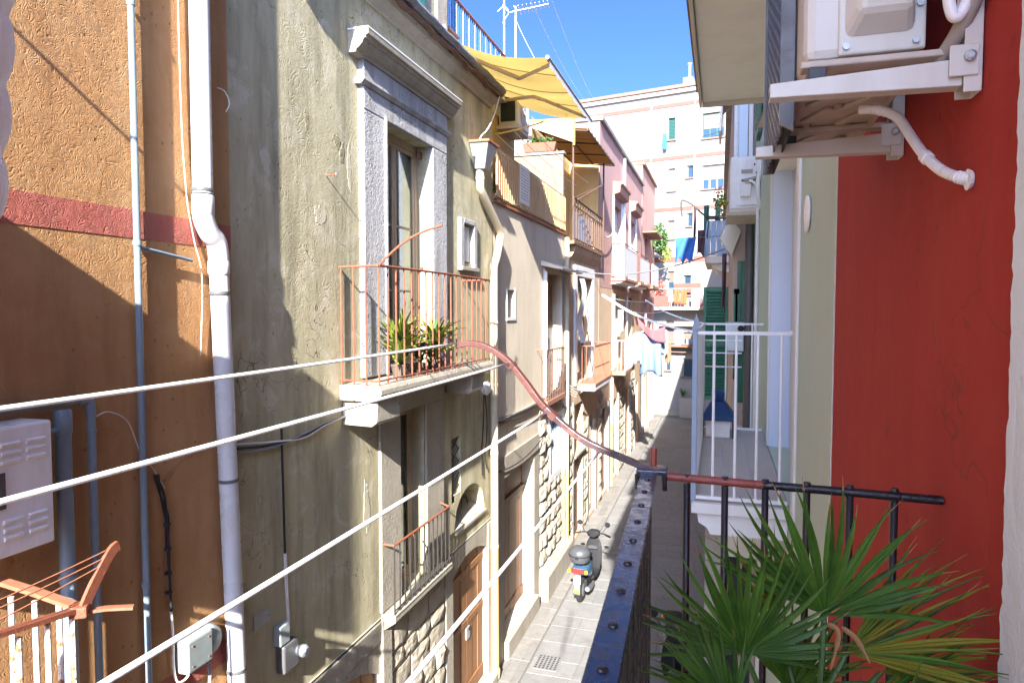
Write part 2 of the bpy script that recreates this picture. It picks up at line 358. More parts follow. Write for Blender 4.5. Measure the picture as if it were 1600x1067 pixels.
def glass(name, tint, refl=.22, trans=.6):
    t = NT(name); tr = t.n('ShaderNodeBsdfTransparent', {0: (*tint, 1)}); gl = t.n('ShaderNodeBsdfGlossy', {'Roughness': .03, 'Color': (.9,.95,1,1)})
    lw = t.n('ShaderNodeLayerWeight', {0: .35}).outputs['Fresnel']; f = t.math('ADD', t.math('MULTIPLY', lw, .8), refl*.4, True)
    mx = t.n('ShaderNodeMixShader', {0: f}); t.link(tr.outputs[0], mx.inputs[1]); t.link(gl.outputs[0], mx.inputs[2])
    t.link(mx.outputs[0], t.t.nodes['Material Output'].inputs[0])
glass('glass', (.88,.95,.94))
glass('glass_dark', (.6,.68,.68))
basic('pane_blue', (.06,.13,.22), .12, .2, 3, 0, spec=.6)
basic('pane_teal', (.30,.42,.42), .15, .1, 3, 0, spec=.6)
basic('pane_dark', (.03,.035,.04), .12, .2, 3, 0, spec=.6)
basic('curtain', (.72,.76,.76), .9, .06, 3, .1, 100)
basic('far_blind', (.115,.10,.088), .6, .1, 6, .06, 60)
basic('far_teal', (.012,.075,.065), .5, .15, 6, .06, 60)
basic('far_pane', (.02,.05,.085), .2, .2, 3, 0, spec=.5)
basic('far_tile', (.19,.095,.072), .7, .15, 8, .1, 60)
# ------------------------------------------------------------------ builders for facades
def wall_x(name, m, parent, X, y0, y1, z0, z1, ops=(), side=-1):
    """sheet wall on the plane x = X with real openings and reveals; side = where the inside lies"""
    b = MB(); ys = sorted({y0, y1, *[v for o in ops for v in o[:2]]}); zs = sorted({z0, z1, *[v for o in ops for v in o[2:4]]})
    for i in range(len(ys)-1):
        for j in range(len(zs)-1):
            yc, zc = (ys[i]+ys[i+1])/2, (zs[j]+zs[j+1])/2
            if any(o[0] < yc < o[1] and o[2] < zc < o[3] for o in ops): continue
            b.add([(X,ys[i],zs[j]),(X,ys[i+1],zs[j]),(X,ys[i+1],zs[j+1]),(X,ys[i],zs[j+1])], [(0,1,2,3) if side < 0 else (3,2,1,0)])
    for (a, c, d, e, dep, *_) in ops:
        q = X + side*dep
        for p in (((X,a,d),(q,a,d),(q,a,e),(X,a,e)), ((X,c,d),(X,c,e),(q,c,e),(q,c,d)), ((X,a,e),(q,a,e),(q,c,e),(X,c,e)), ((X,a,d),(X,c,d),(q,c,d),(q,a,d))):
            b.add(p, [(0,1,2,3) if side < 0 else (3,2,1,0)])
    me = bpy.data.meshes.new(name); r = ROOT[parent]
    me.from_pydata([tuple(Vector(p)-r) for p in b.v], [], b.f); me.update(); me.materials.append(M[m])
    o = bpy.data.objects.new(name, me); COL.objects.link(o); o.parent = parent; ROOT[o] = r
    return o
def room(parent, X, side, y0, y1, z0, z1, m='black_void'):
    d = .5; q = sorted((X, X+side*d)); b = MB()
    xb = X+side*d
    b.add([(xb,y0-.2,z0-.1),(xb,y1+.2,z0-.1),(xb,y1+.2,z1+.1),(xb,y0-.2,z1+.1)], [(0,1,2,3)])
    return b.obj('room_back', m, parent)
def casement(parent, X, side, y0, y1, z0, z1, dep, leaves=2, rails=(), frame='wood_frame', pane='glass', fw=.055, curtain=True, name='window', th=.05):
    xi = X + side*dep; xo = xi - side*th; xa, xb = min(xi, xo), max(xi, xo); b = MB()
    b.box(xa, xb, y0, y0+fw, z0, z1); b.box(xa, xb, y1-fw, y1, z0, z1); b.box(xa, xb, y0+fw, y1-fw, z1-fw, z1); b.box(xa, xb, y0+fw, y1-fw, z0, z0+fw)
    w = (y1-y0-2*fw)/leaves; g = fw*.75; xa2, xb2 = (xa+.008, xb-.008)
    w_ = b.obj(name, frame, parent, bevel=.004)
    for k in range(leaves):
        a, c = y0+fw+k*w+.003, y0+fw+(k+1)*w-.003; l = MB()
        l.box(xa2, xb2, a, a+g, z0+fw+.003, z1-fw-.003); l.box(xa2, xb2, c-g, c, z0+fw+.003, z1-fw-.003)
        l.box(xa2, xb2, a+g, c-g, z0+fw+.003, z0+fw+g*1.6); l.box(xa2, xb2, a+g, c-g, z1-fw-g, z1-fw-.003)
        lf = l.obj('leaf_frame', frame, w_, bevel=.003)
        cut = [z0+fw+g*1.6] + [z0+(z1-z0)*q for q in rails] + [z1-fw-g]
        for q in rails:
            zz = z0+(z1-z0)*q; MB().box(xa2+.008, xb2-.008, a+g, c-g, zz-.012, zz+.012).obj('glazing_bar', frame, w_)
        for q in range(len(cut)-1):
            xm = (xa+xb)/2
            MB().box(xm-.003, xm+.003, a+g, c-g, cut[q]+(.012 if q else 0), cut[q+1]-(.012 if q < len(cut)-2 else 0)).obj('pane', pane, w_)
    if curtain:
        xc = xi + side*.03
        MB().grid(lambda u, v: (xc+side*.02*math.sin(u*(y1-y0)*38+v*.7), y0+u*(y1-y0), z0+v*(z1-z0)), 48, 2).obj('curtain', 'curtain', w_, smooth=True)
    if pane.startswith('glass'): room(w_, xi, side, y0, y1, z0, z1)
    return w_
def plank_door(parent, X, side, y0, y1, z0, z1, dep, m, leaves=2, planks=3, arch=0.0, transom=None, name='door'):
    """wooden leaves of separate boards with rails; arch = rise of the segmental head"""
    xi = X + side*dep; s = -side
    def top(y):
        if not arch: return z1
        u = (y-(y0+y1)/2)/((y1-y0)/2); return z1 - arch*u*u
    b = MB(); zt = transom if transom else None
    b.box(min(xi, xi+s*.02), max(xi, xi+s*.02), y0, y1, z0, z1)
    d = b.obj(name, m, parent)
    w = (y1-y0)/leaves; pw = w/planks
    for l in range(leaves):
        for k in range(planks):
            a = y0+l*w+k*pw+.006; c = a+pw-.012; zz = (zt-.04 if zt else None)
            n = 4; pts = [(a, z0+.01)] + [(c, z0+.01)] + [(c+(a-c)*i/n, (zz if zz else top(c+(a-c)*i/n)-.005)) for i in range(n+1)]
            e = .038 if k in (0, planks-1) else .03
            MB().prism(pts, 'x', xi+s*.021, xi+s*e).obj('plank', m, d, bevel=.004)
        MB().box(*sorted((xi+s*.022, xi+s*.052)), y0+l*w+.01, y0+(l+1)*w-.01, z0+.02, z0+.2).obj('kick_rail', m, d, bevel=.006)
        for zz in ([zt-.14] if zt else [z1-arch-.16, z0+(z1-z0)*.5]):
            MB().box(*sorted((xi+s*.022, xi+s*.047)), y0+l*w+.01, y0+(l+1)*w-.01, zz, zz+.09).obj('rail', m, d, bevel=.006)
    if zt:
        MB().box(*sorted((xi+s*.02, xi+s*.07)), y0+.005, y1-.005, zt-.03, zt+.05).obj('transom_bar', m, d, bevel=.006)
        MB().box(*sorted((xi+s*.021, xi+s*.035)), y0+.06, y1-.06, zt+.09, z1-.05).obj('transom_panel', m, d, bevel=.006)
    return d
def bars(parent, me, pts, name='bar'):
    for p in pts: inst(name, me, parent, p, (0,0,random.uniform(0,.3)), (1,1,1))
def bar_mesh(m, r, z0, z1, n=6, bend=0):
    return MB().tube([(0,0,0),(0,0,(z1-z0)/2),(0,0,z1-z0)], r, n).mesh('bar', m, smooth=False)
def lerp_pts(a, b, n, ends=(True, True)):
    a = Vector(a); b = Vector(b); k = range(0 if ends[0] else 1, n+(1 if ends[1] else 0)); return [a.lerp(b, i/n) for i in k]
def chunk(m, seed):
    """unit stone: 0..1 in y,z, rough-hewn front near x = 1"""
    r = random.Random(seed); j = lambda a: r.uniform(-a, a); b = MB(); n = 4
    for i in range(n+1):
        for k in range(n+1):
            e = (i in (0,n)) + (k in (0,n)); y, z = i/n, k/n
            x = (1+j(.32)) if e == 0 else (.42+j(.22) if e == 1 else .15+j(.1))
            y += j(.07) if 0 < i < n else (abs(j(.05)) if i == 0 else -abs(j(.05))); z += j(.09) if 0 < k < n else (abs(j(.07)) if k == 0 else -abs(j(.07)))
            b.v.append((x, y, z))
    for i in range(n):
        for k in range(n): q = i*(n+1)+k; b.f.append((q, q+n+1, q+n+2, q+1))
    rim = [i*(n+1) for i in range(n+1)] + [n*(n+1)+k for k in range(1,n+1)] + [i*(n+1)+n for i in range(n-1,-1,-1)] + [k for k in range(n-1,0,-1)]
    m0 = len(b.v)
    for q in rim: b.v.append((-.3, b.v[q][1], b.v[q][2]))
    for q in range(len(rim)): b.f.append((rim[q], rim[(q+1)%len(rim)], m0+(q+1)%len(rim), m0+q))
    return b.mesh('stone_block', m)
CHUNKS = [chunk('stone_warm', k) for k in range(10)]
def stone_courses(parent, X, y0, y1, z0, z1, h, wmin, wmax, proud, skip=(), seed=1):
    r = random.Random(seed); z = z0; n = max(1, round((z1-z0)/h)); row = 0
    cuts = [z0+(z1-z0)*k/n + (r.uniform(-.18,.18)*h if 0 < k < n else 0) for k in range(n+1)]
    for k in range(n):
        z = cuts[k]; hs = cuts[k+1]-z; y = y0 - (r.uniform(0, wmin*.6) if k % 2 else 0)
        while y < y1-.02:
            w = r.uniform(wmin, wmax); a, c = max(y, y0), min(y+w, y1)
            if y1-c < wmin*.5: c = y1
            y = c if c == y1 else y+w
            if c-a < .05: continue
            if any(s[0] < (a+c)/2 < s[1] and s[2] < z+hs/2 < s[3] for s in skip): continue
            g = .008
            inst('stone_block', r.choice(CHUNKS), parent, (X+.002, a+g, z+g), (0,0,0), (proud*r.uniform(.6,1.25), c-a-2*g, hs-2*g))
def rounded_slab(poly_fn): pass

# ------------------------------------------------------------------ ground
XL, XR = -3.2, 0.4
KERB = -2.76
g = struct(MB().box(-60, 60, -40, 140, -.4, -.03).obj('ground', 'paving_joint'))
street = struct(MB().box(-2.78, 0.6, -8, 40, -.03, -.002).obj('street', 'paving_joint'))
def paver(m, seed):
    r = random.Random(seed); b = MB(); j = lambda a: r.uniform(-a, a)*.3; e = .002
    lo = [(0,0,0),(1,0,0),(1,1,0),(0,1,0)]; hi = [(e+abs(j(.02)),e+abs(j(.02)),1+j(.1)),(1-e-abs(j(.02)),e+abs(j(.02)),1+j(.1)),(1-e-abs(j(.02)),1-e-abs(j(.02)),1+j(.1)),(e+abs(j(.02)),1-e-abs(j(.02)),1+j(.1))]
    b.v = lo+hi; b.f = [(4,5,6,7)]+[(k,(k+1)%4,4+(k+1)%4,4+k) for k in range(4)]
    return b.mesh('paving_stone', m)
PG = [paver('paving_grey', k) for k in range(5)]; PL = [paver('paving_light', k+9) for k in range(5)]
rr = random.Random(3)
y = 6.5
while y < 34.5:                                              # courses of stone across the lane
    d = rr.uniform(.42, .7)*(1 if y < 20 else 1.6); x = -2.74
    while x < .42:
        w = rr.uniform(.45, .95)*(1 if y < 20 else 1.4); c = min(x+w, .42)
        if .42-c < .18: c = .42
        inst('paving_stone', rr.choice(PG), street, (x+.005, y+.005, -.002), (0,0,0), (c-x-.010, d-.010, .003+rr.uniform(0,.002)))
        x = c
    y += d
walk = struct(MB().box(-3.26, KERB, -8, 36, -.02, .012).obj('pavement', 'paving_joint'))
y = 5.0
while y < 34.5:
    d = rr.uniform(.5, .95)*(1 if y < 22 else 1.6)
    inst('paving_stone', rr.choice(PL), walk, (KERB-.13, y+.004, .012), (0,0,0), (.125, d-.008, .006))
    x = XL+.005
    for w in ([.31] if rr.random() < .55 else [.15, .16]):
        inst('paving_stone', rr.choice(PL), walk, (x, y+.005+rr.uniform(0,.02), .012), (0,0,0), (w-.008, d-.012, .003+rr.uniform(0,.002))); x += w
    y += d
# drain grate in the lane
dg = thing('drain_grate', 'stone drain cover with square perforations set in the lane near the yellow pipe', 'drain cover', (-2.5, 10.1, .004))
MB().box(-2.68, -2.3, 9.85, 10.3, .002, .012).obj('cover', 'paving_grey', dg, bevel=.004)
hm = MB().box(-.014, .014, -.014, .014, -.001, .0025).mesh('slot', 'black_void')
for i in range(6):
    for k in range(7): inst('slot', hm, dg, (-2.64+i*.06, 9.9+k*.058, .0125))

# ------------------------------------------------------------------ orange house (left, nearest)
oh = thing('orange_house', 'orange house with curly trowelled stucco and a dark red painted band', 'house', (-3.2, 0, 0))
wall_x('wall', 'orange_stucco', oh, XL, -9, 3.92, 0, 11.5)
MB().box(-12, -3.21, -9, 3.9, 11.4, 11.5).obj('roof', 'brown_edge', oh)
MB().add([(-12,3.915,0),(XL,3.915,0),(XL,3.915,11.5),(-12,3.915,11.5)], [(0,1,2,3)]).obj('side_wall', 'orange_stucco', oh)
for k, (a, b_) in enumerate(((5.90, 6.06), (3.10, 3.25))):
    MB().box(XL-.01, XL+.003, -9, 3.918, a, b_).obj('painted_band', 'band_stucco', oh)
# unseen screen, post and rod, added and shaped to throw the slanting shade
caster = MB().box(XL, -2.49, 1.10, 1.2, 4.95, 6.60).obj('shade_screen', 'cream_paint', oh, bevel=.01)
MB().box(-2.63, -2.485, 1.06, 1.2, 6.602, 7.02).obj('shade_post', 'cream_paint', caster, bevel=.01)
MB().tube([(XL, 1.2, 7.53), (-2.77, 1.2, 7.52)], .012, 6).obj('shade_rod', 'rust', caster)
# lower balcony railing of the orange house (rusty, bottom left of the picture)
lb = thing('balcony_railing', 'rusty balcony railing corner with a tilted clothesline arm on the orange house', 'railing', (-2.6, 1.9, 3.1))
MB().strip([(-2.6,-1,4.30),(-2.6,1.7,4.29),(-2.6,2.2,4.22)], .045, .02).obj('top_rail', 'rust', lb)
MB().strip([(-2.6,2.2,4.222),(-2.85,2.2,4.26),(-3.19,2.2,4.30)], .045, .018).obj('top_rail', 'rust_light', lb)
MB().obox((-2.6,2.2,4.215),(.07,.09,.05),(0,0,.6)).obj('corner_joint', 'rust', lb, bevel=.008)
MB().strip(smooth_path([(-2.585,2.19,4.20),(-2.575,2.24,4.30),(-2.57,2.33,4.42),(-2.57,2.37,4.44)]), .045, .016, (1,0,0)).obj('line_arm', 'rust', lb)
MB().strip([(-2.60,2.2,4.205),(-2.53,2.27,4.20),(-2.45,2.33,4.19)], .035, .012).obj('line_arm', 'rust_light', lb)
wb = MB().tube([(0,0,0),(0,0,1.1)], .012, 8).mesh('bar', basic('peeling_white', (.66,.63,.60), .6, .1, 8, .2, 90, chips=(14,.55), chipcol=(.28,.12,.05)))
for yy in (1.35,1.5,1.65,1.80,1.93,2.05,2.16): inst('bar', wb, lb, (-2.6, yy, 3.12))
for xx in (-2.72,-2.86,-3.0,-3.12): inst('bar', wb, lb, (xx, 2.2, 3.12))
MB().strip([(-2.6,-1,3.2),(-2.6,2.2,3.2)], .04, .015).obj('bottom_rail', 'rust', lb)
for k, (q, e) in enumerate((((-2.575,2.36,4.44),(-2.6,1.2,4.40)), ((-2.572,2.33,4.41),(-2.62,1.2,4.36)), ((-2.575,2.30,4.38),(-2.58,1.2,4.31)))):
    MB().tube(sag(q, e, .02), .0035, 5).obj('line', 'rust_light', lb)
bl = MB().box(XL+.002, -2.56, -1.8, 2.24, 2.98, 3.10).obj('balcony_slab', 'limestone', oh)

# pipes and boxes on the orange house
def clamp(parent, c, r, m='dark_grey_metal', h=.022):
    MB().lathe([(r+.004,-h/2),(r+.006,0),(r+.004,h/2)], c, 12).obj('clamp', m, parent, auto=True)
t = thing('drainpipe', 'fat white plastic drainpipe with an elbow on the corner of the orange house', 'drainpipe', (-3.12, 3.8, 0))
xp = XL+.085
pp = smooth_path([(xp,3.58,11.4),(xp,3.575,8.5),(xp,3.57,6.22)],2)
MB().tube(pp, .061, 20).obj('upper_pipe', 'pipe_white', t, auto=True)
MB().lathe([(.061,6.08),(.067,6.09),(.068,6.2),(.064,6.21)], (xp,3.57,0), 20).obj('socket', 'pipe_white', t, auto=True)
MB().tube(smooth_path([(xp,3.57,6.12),(xp+.0,3.575,6.06),(xp,3.62,5.98),(xp,3.68,5.93),(xp,3.70,5.84),(xp,3.70,5.80)],5), .064, 20).obj('elbow', 'pipe_white', t, auto=True)
MB().lathe([(.064,5.72),(.068,5.73),(.068,5.80),(.063,5.81)], (xp,3.70,0), 20).obj('socket', 'pipe_white', t, auto=True)
MB().tube([(xp,3.70,5.78),(xp,3.80,2.85),(xp,3.85,.03)], .060, 20).obj('lower_pipe', 'pipe_white', t, auto=True)
for c, rr_ in (((xp,3.57,6.24),.061),((xp,3.70,5.60),.061),((xp,3.748,4.36),.061),((xp,3.79,3.05),.061)): clamp(t, c, rr_)
t = thing('conduit', 'thin blue-grey vertical conduit on the orange wall left of the white drainpipe', 'conduit', (-3.17, 3.1, 0))
MB().tube([(-3.165,3.10,11.4),(-3.165,3.105,0.02)], .019, 12).obj('pipe', 'pipe_grey', t, auto=True)
MB().tube([(-3.165,3.10,5.85),(-3.165,3.52,5.80)], .011, 8).obj('branch', 'pipe_grey', t, auto=True)
for z_ in (8.9,7.2,5.87,4.62,3.9): clamp(t, (-3.165,3.1025,z_), .019, 'pipe_grey', .03)
t = thing('wire', 'thin white cable running down beside the top of the fat drainpipe', 'cable', (-3.18, 3.45, 5))
MB().tube(smooth_path([(-3.185,3.47,11),(-3.185,3.475,7.2),(-3.185,3.50,6.3),(-3.185,3.56,5.95),(-3.18,3.62,5.7),(-3.185,3.60,5.2)]), .0035, 6).obj('wire', 'cable_white', t)
MB().tube(smooth_path([(-3.185,3.80,6.95),(-3.15,3.83,6.93),(-3.13,3.85,6.86),(-3.15,3.84,6.80)]), .004, 6).obj('wire_loop', 'cable_white', t)
t = thing('conduit', 'dark grey plumbing pipe turning down beside the white boiler cabinet', 'pipe', (-3.15, 2.6, 3))
MB().tube([(-3.14,1.6,5.055),(-3.14,2.70,5.03)], .02, 12).obj('pipe', 'pipe_grey', t, auto=True)
MB().tube(smooth_path([(-3.14,2.68,5.03),(-3.14,2.735,5.025),(-3.14,2.75,4.99),(-3.14,2.752,4.93)],5), .024, 12).obj('elbow', 'pipe_grey', t, auto=True)
MB().tube([(-3.14,2.752,4.96),(-3.14,2.76,2.4)], .02, 12).obj('pipe', 'pipe_grey', t, auto=True)
clamp(t, (-3.14,2.752,4.86), .02, 'pipe_grey'); clamp(t, (-3.14,2.755,4.2), .02, 'pipe_grey')
t = thing('flue_pipe', 'thick dark grey waste pipe dropping from the side of the boiler cabinet', 'pipe', (-3.1, 2.56, 3))
MB().tube([(-3.12,2.575,4.97),(-3.12,2.58,2.3)], .035, 14).obj('pipe', 'pipe_grey', t, auto=True)
MB().lathe([(.035,4.87),(.041,4.88),(.041,4.99),(.033,5.0)], (-3.12,2.575,0), 14).obj('socket', 'pipe_grey', t, auto=True)
MB().tube([(-3.12,2.5,4.90),(-3.12,2.575,4.90)], .016, 8).obj('inlet', 'pipe_grey', t, auto=True)
clamp(t, (-3.12,2.576,4.15), .036, 'pipe_grey', .04)
t = thing('boiler_cabinet', 'white metal boiler cabinet with louvred vents on the orange wall', 'boiler', (-3.1, 2.2, 4.5))
MB().box(-3.19, -3.0, 1.75, 2.42, 4.40, 4.98).obj('casing', 'white_plastic', t, bevel=.012)
for zz in (4.88,):
    pass
lv = MB().obox((0,0,0),(.014,.085,.018),(0,.5,0)).mesh('louvre', 'white_plastic')
for cy in (2.335,2.22):
    for k in range(3): inst('louvre', lv, t, (-2.997, cy, 4.90-k*.038)); inst('louvre', lv, t, (-2.997, cy, 4.56-k*.038))
MB().box(-3.0, -2.994, 2.10, 2.19, 4.62, 4.78).obj('vent_grille', 'dark_grey_metal', t)
t = thing('wire', 'loose thin white wire drooping from the dark pipe across the orange wall', 'wire', (-3.19, 2.8, 4.9))
MB().tube(smooth_path([(-3.13,2.76,4.93),(-3.14,2.86,4.945),(-3.16,3.0,4.87),(-3.18,3.1,4.68),(-3.185,3.2,4.55),(-3.185,3.28,4.42)]), .003, 5).obj('strand', 'cable_white', t)
MB().tube(smooth_path([(-3.185,3.24,4.42),(-3.185,3.3,4.5),(-3.185,3.45,4.56),(-3.185,3.65,4.60)]), .002, 5).obj('strand', 'brown_edge', t)
t = thing('cable_bundle', 'bundle of black cables tied together hanging down the orange wall', 'cables', (-3.18, 3.28, 3.3))
for k in range(3):
    MB().tube(smooth_path([(-3.178+.008*math.sin(k*2+i*1.3), 3.21+dy+.010*math.sin(k*2.1+i*1.9), zz) for i, (dy, zz) in enumerate(((0,4.52),(.04,4.38),(.07,4.25),(.075,4.1),(.08,3.95),(.085,3.8),(.09,3.66)))]), .007, 6).obj('cable', 'cable_black', t)
MB().tube(smooth_path([(-3.18,3.30,3.66),(-3.18,3.31,3.5),(-3.18,3.31,3.3),(-3.17,3.33,3.20),(-3.16,3.40,3.20),(-3.15,3.43,3.30)]), .008, 6).obj('cable', 'cable_white', t)
for zz in (4.2,4.05,3.9,3.78): clamp(t, (-3.178,3.283,zz), .016, 'cable_black', .012)
t = thing('junction_box', 'pale grey plastic junction box with a domed side on the orange wall', 'electrical box', (-3.15, 3.5, 3.3))
MB().box(-3.2, -3.10, 3.34, 3.56, 3.24, 3.45).obj('box', basic('box_grey', (.27,.31,.315), .45, .1, 8, .05, 60, dirt=.2), t, bevel=.015)
MB().lathe([(.10,0),(.10,.05),(.085,.075),(.03,.085)], (-3.195,3.58,3.35), 16, 'x').obj('meter_dome', 'box_grey', t, auto=True)
MB().tube(smooth_path([(-3.16,3.56,3.25),(-3.15,3.58,3.15),(-3.16,3.58,3.0)]), .011, 6).obj('cable', 'cable_grey', t)
for yy in (3.38,3.52):
    for zz in (3.28,3.41): MB().lathe([(.006,0),(.006,.004)], (-3.1,yy,zz), 6, 'x').obj('screw', 'brown_edge', t)
# ------------------------------------------------------------------ olive house (left, second)
h2 = thing('olive_house', 'weathered olive-grey stucco house with a stone framed balcony door and rusty railing', 'house', (-3.2, 6.5, 0))
Y0, Y1 = 3.92, 9.55
ops2 = [(6.10,7.25,4.85,7.33,.19), (8.28,8.66,6.10,6.60,.16), (6.42,7.08,2.47,4.42,.2), (7.91,8.22,3.03,3.86,.14),
        (8.0,9.15,2.66,3.12,.34), (7.88,9.2,.16,2.22,.14), (4.45,5.95,.1,2.12,.12)]
wall_x('wall', 'olive_stucco', h2, XL-.004, Y0, Y1, 2.42, 8.48, [o for o in ops2 if o[2] > 2.42])
wall_x('lower_wall', 'limestone', h2, XL+.012, Y0, Y1, 0, 2.42, [o for o in ops2 if o[2] < 2.42])
MB().box(XL-.02, XL+.012, Y0, Y1, 2.405, 2.42).obj('string_course', 'limestone', h2)
MB().box(-9, XL-.03, Y0, Y1, 8.50, 8.56).obj('roof', 'gutter_lead', h2)
MB().add([(-9,Y1-.002,0),(XL-.004,Y1-.002,0),(XL-.004,Y1-.002,8.5),(-9,Y1-.002,8.5)], [(0,1,2,3)]).obj('side_wall', 'olive_stucco', h2)
# eaves: bed mould, board and lead gutter, slightly broken
e = MB().prism([(XL-.02,8.36),(XL+.03,8.36),(XL+.05,8.40),(XL+.11,8.44),(XL+.13,8.49),(XL-.02,8.49)], 'y', Y0, 9.42).obj('eaves', 'limestone', h2)
MB().grid(lambda u, v: (XL-.02+.22*v, Y0+u*5.5, 8.50+.012*math.sin(u*40)+.01*math.sin(u*97)), 60, 1).obj('eaves_board', 'wood_dark', e, solid=.02)
def gut(u, v):
    a = math.pi*(1.0+v); w = .006*math.sin(u*60)+.004*math.sin(u*143)
    return (XL+.17+.075*math.cos(a), Y0+u*5.5, 8.60+.075*math.sin(a)+w)
MB().grid(gut, 70, 10).obj('gutter', 'gutter_lead', e, smooth=True, solid=.006)
# upper storey set back above the eaves
u2 = wall_x('attic_wall', 'limestone', h2, -3.42, Y0, 8.28, 8.5, 11.8)
MB().add([(-8,8.28,8.5),(-3.42,8.28,8.5),(-3.42,8.28,11.8),(-8,8.28,11.8)], [(0,1,2,3)]).obj('attic_side', 'limestone', h2)
MB().box(-3.42, -3.38, 7.95, 8.28, 8.56, 11.8).obj('corner_pilaster', 'limestone', h2, bevel=.01)
MB().box(-3.43, -3.37, 6.9, 7.55, 8.95, 10.6).obj('shutter', 'teal_shutter', h2)
# stone door frame with cornice
sf = MB()
fx = XL+.055
b = MB().box(XL-.01, fx, 5.67, 6.10, 4.85, 7.33).obj('door_surround', 'old_stone', h2, bevel=.012)
MB().box(XL-.01, fx, 7.25, 7.66, 4.85, 7.33).obj('jamb', 'old_stone', b, bevel=.012)
MB().box(XL-.01, fx+.002, 5.67, 7.66, 7.33, 7.54).obj('lintel', 'old_stone', b, bevel=.01)
MB().prism([(XL-.01,7.54),(fx+.012,7.54),(fx+.04,7.575),(fx+.04,7.60),(XL-.01,7.60)], 'y', 5.61, 7.72).obj('architrave', 'old_stone', b, bevel=.004)
MB().box(XL-.01, fx+.004, 5.67, 7.66, 7.60, 7.775).obj('frieze', 'old_stone', b, bevel=.006)
prof = [(XL-.01,7.775),(fx+.02,7.775),(fx+.025,7.80),(fx+.05,7.815),(fx+.085,7.85),(fx+.10,7.885),(fx+.12,7.89),(fx+.12,7.91),(fx+.145,7.92),(fx+.15,7.965),(XL-.01,7.985)]
MB().prism(prof, 'y', 5.50, 7.78).obj('cornice', 'limestone', b, bevel=.003)
MB().box(XL+.0, fx+.153, 5.49, 7.79, 7.966, 7.985).obj('cornice_cap', 'white_paint', b, bevel=.004)
MB().box(fx+.001, fx+.02, 6.07, 6.10, 4.85, 7.36).obj('inner_moulding', 'old_stone', b)
d = casement(h2, XL, -1, 6.10, 7.25, 4.85, 7.33, .19, 2, (.34, .62), 'wood_frame', 'glass', .07, True, 'door')
MB().box(XL-.14, XL+.06, 6.10, 7.25, 4.836, 4.852).obj('threshold', 'limestone', d)
for zz, yy in ((7.2,7.12),): MB().box(XL-.12, XL-.08, 7.19, 7.245, 7.20, 7.27).obj('hinge_block', 'brown_edge', d)
# little window right of it
w = casement(h2, XL, -1, 8.28, 8.66, 6.10, 6.60, .16, 1, (.5,), 'brown_shutter', 'pane_dark', .03, False)
MB().box(XL-.01, XL+.04, 8.16, 8.28, 6.04, 6.66).obj('stone_jamb', 'old_stone', w, bevel=.006)
MB().box(XL-.01, XL+.04, 8.66, 8.76, 6.04, 6.66).obj('stone_jamb', 'old_stone', w, bevel=.006)
MB().box(XL-.01, XL+.042, 8.28, 8.66, 6.60, 6.66).obj('stone_head', 'old_stone', w, bevel=.006)
MB().box(XL-.01, XL+.07, 8.14, 8.78, 5.99, 6.04).obj('sill', 'limestone', w, bevel=.006)
MB().box(XL-.05, XL-.03, 8.44, 8.64, 6.12, 6.58).obj('open_leaf', 'white_paint', w)
# pale plaster repairs and broken plaster on the wall
def patch(cy, cz, ry, rz, m, seed, dx=.004):
    r = random.Random(seed); n = 54; ph = [r.uniform(0, 6.28) for _ in range(6)]
    f = lambda a: 1+.18*math.sin(2*a+ph[0])+.13*math.sin(3*a+ph[1])+.10*math.sin(5*a+ph[2])+.08*math.sin(9*a+ph[3])+.07*math.sin(14*a+ph[4])+.05*math.sin(21*a+ph[5])
    pts = [(cy+ry*math.cos(2*math.pi*k/n)*f(2*math.pi*k/n), cz+rz*math.sin(2*math.pi*k/n)*f(2*math.pi*k/n)) for k in range(n)]
    return MB().prism(pts, 'x', XL-.006, XL-.004+dx).obj('plaster_patch', m, h2)
worm_stucco('plaster_pale', (.47,.435,.33), (.42,.385,.27), freq=6, lines=5, amp=.5, dist=.006, sparse=True, blotch=.5, light=(.50,.47,.40), stain=(.3,.27,.18), stainamt=.3)
worm_stucco('plaster_dark', (.30,.265,.175), (.24,.21,.14), freq=9, lines=5, amp=.9, dist=.012, sparse=True, blotch=.4, light=(.42,.38,.28), stain=(.12,.10,.07), stainamt=.4, pits=1.2)
for k, a in enumerate(((4.32,6.58,.05,.10,'plaster_pale'), (5.02,6.27,.07,.08,'plaster_pale'), (5.30,6.95,.06,.05,'plaster_dark'), (5.38,6.86,.035,.08,'plaster_dark'),
                     (5.50,6.75,.03,.20,'plaster_pale'), (7.93,5.65,.10,.30,'plaster_dark'), (7.80,6.1,.06,.25,'plaster_pale'), (5.75,3.6,.05,.25,'plaster_pale'), (4.85,7.02,.03,.07,'plaster_dark'))):
    patch(*a, 40+k, .0015+.0005*(k % 4))
n_ = thing('iron_nail', 'long iron nail stuck in the olive wall throwing a slanting shadow', 'nail', (-3.2, 5.12, 6.62))
MB().tube([(-3.21,5.12,6.62),(-3.10,5.11,6.625)], .006, 6).obj('shank', 'rust', n_); MB().lathe([(.012,0),(.012,.008)], (-3.10,5.11,6.625), 8, 'x').obj('head', 'galv', n_)

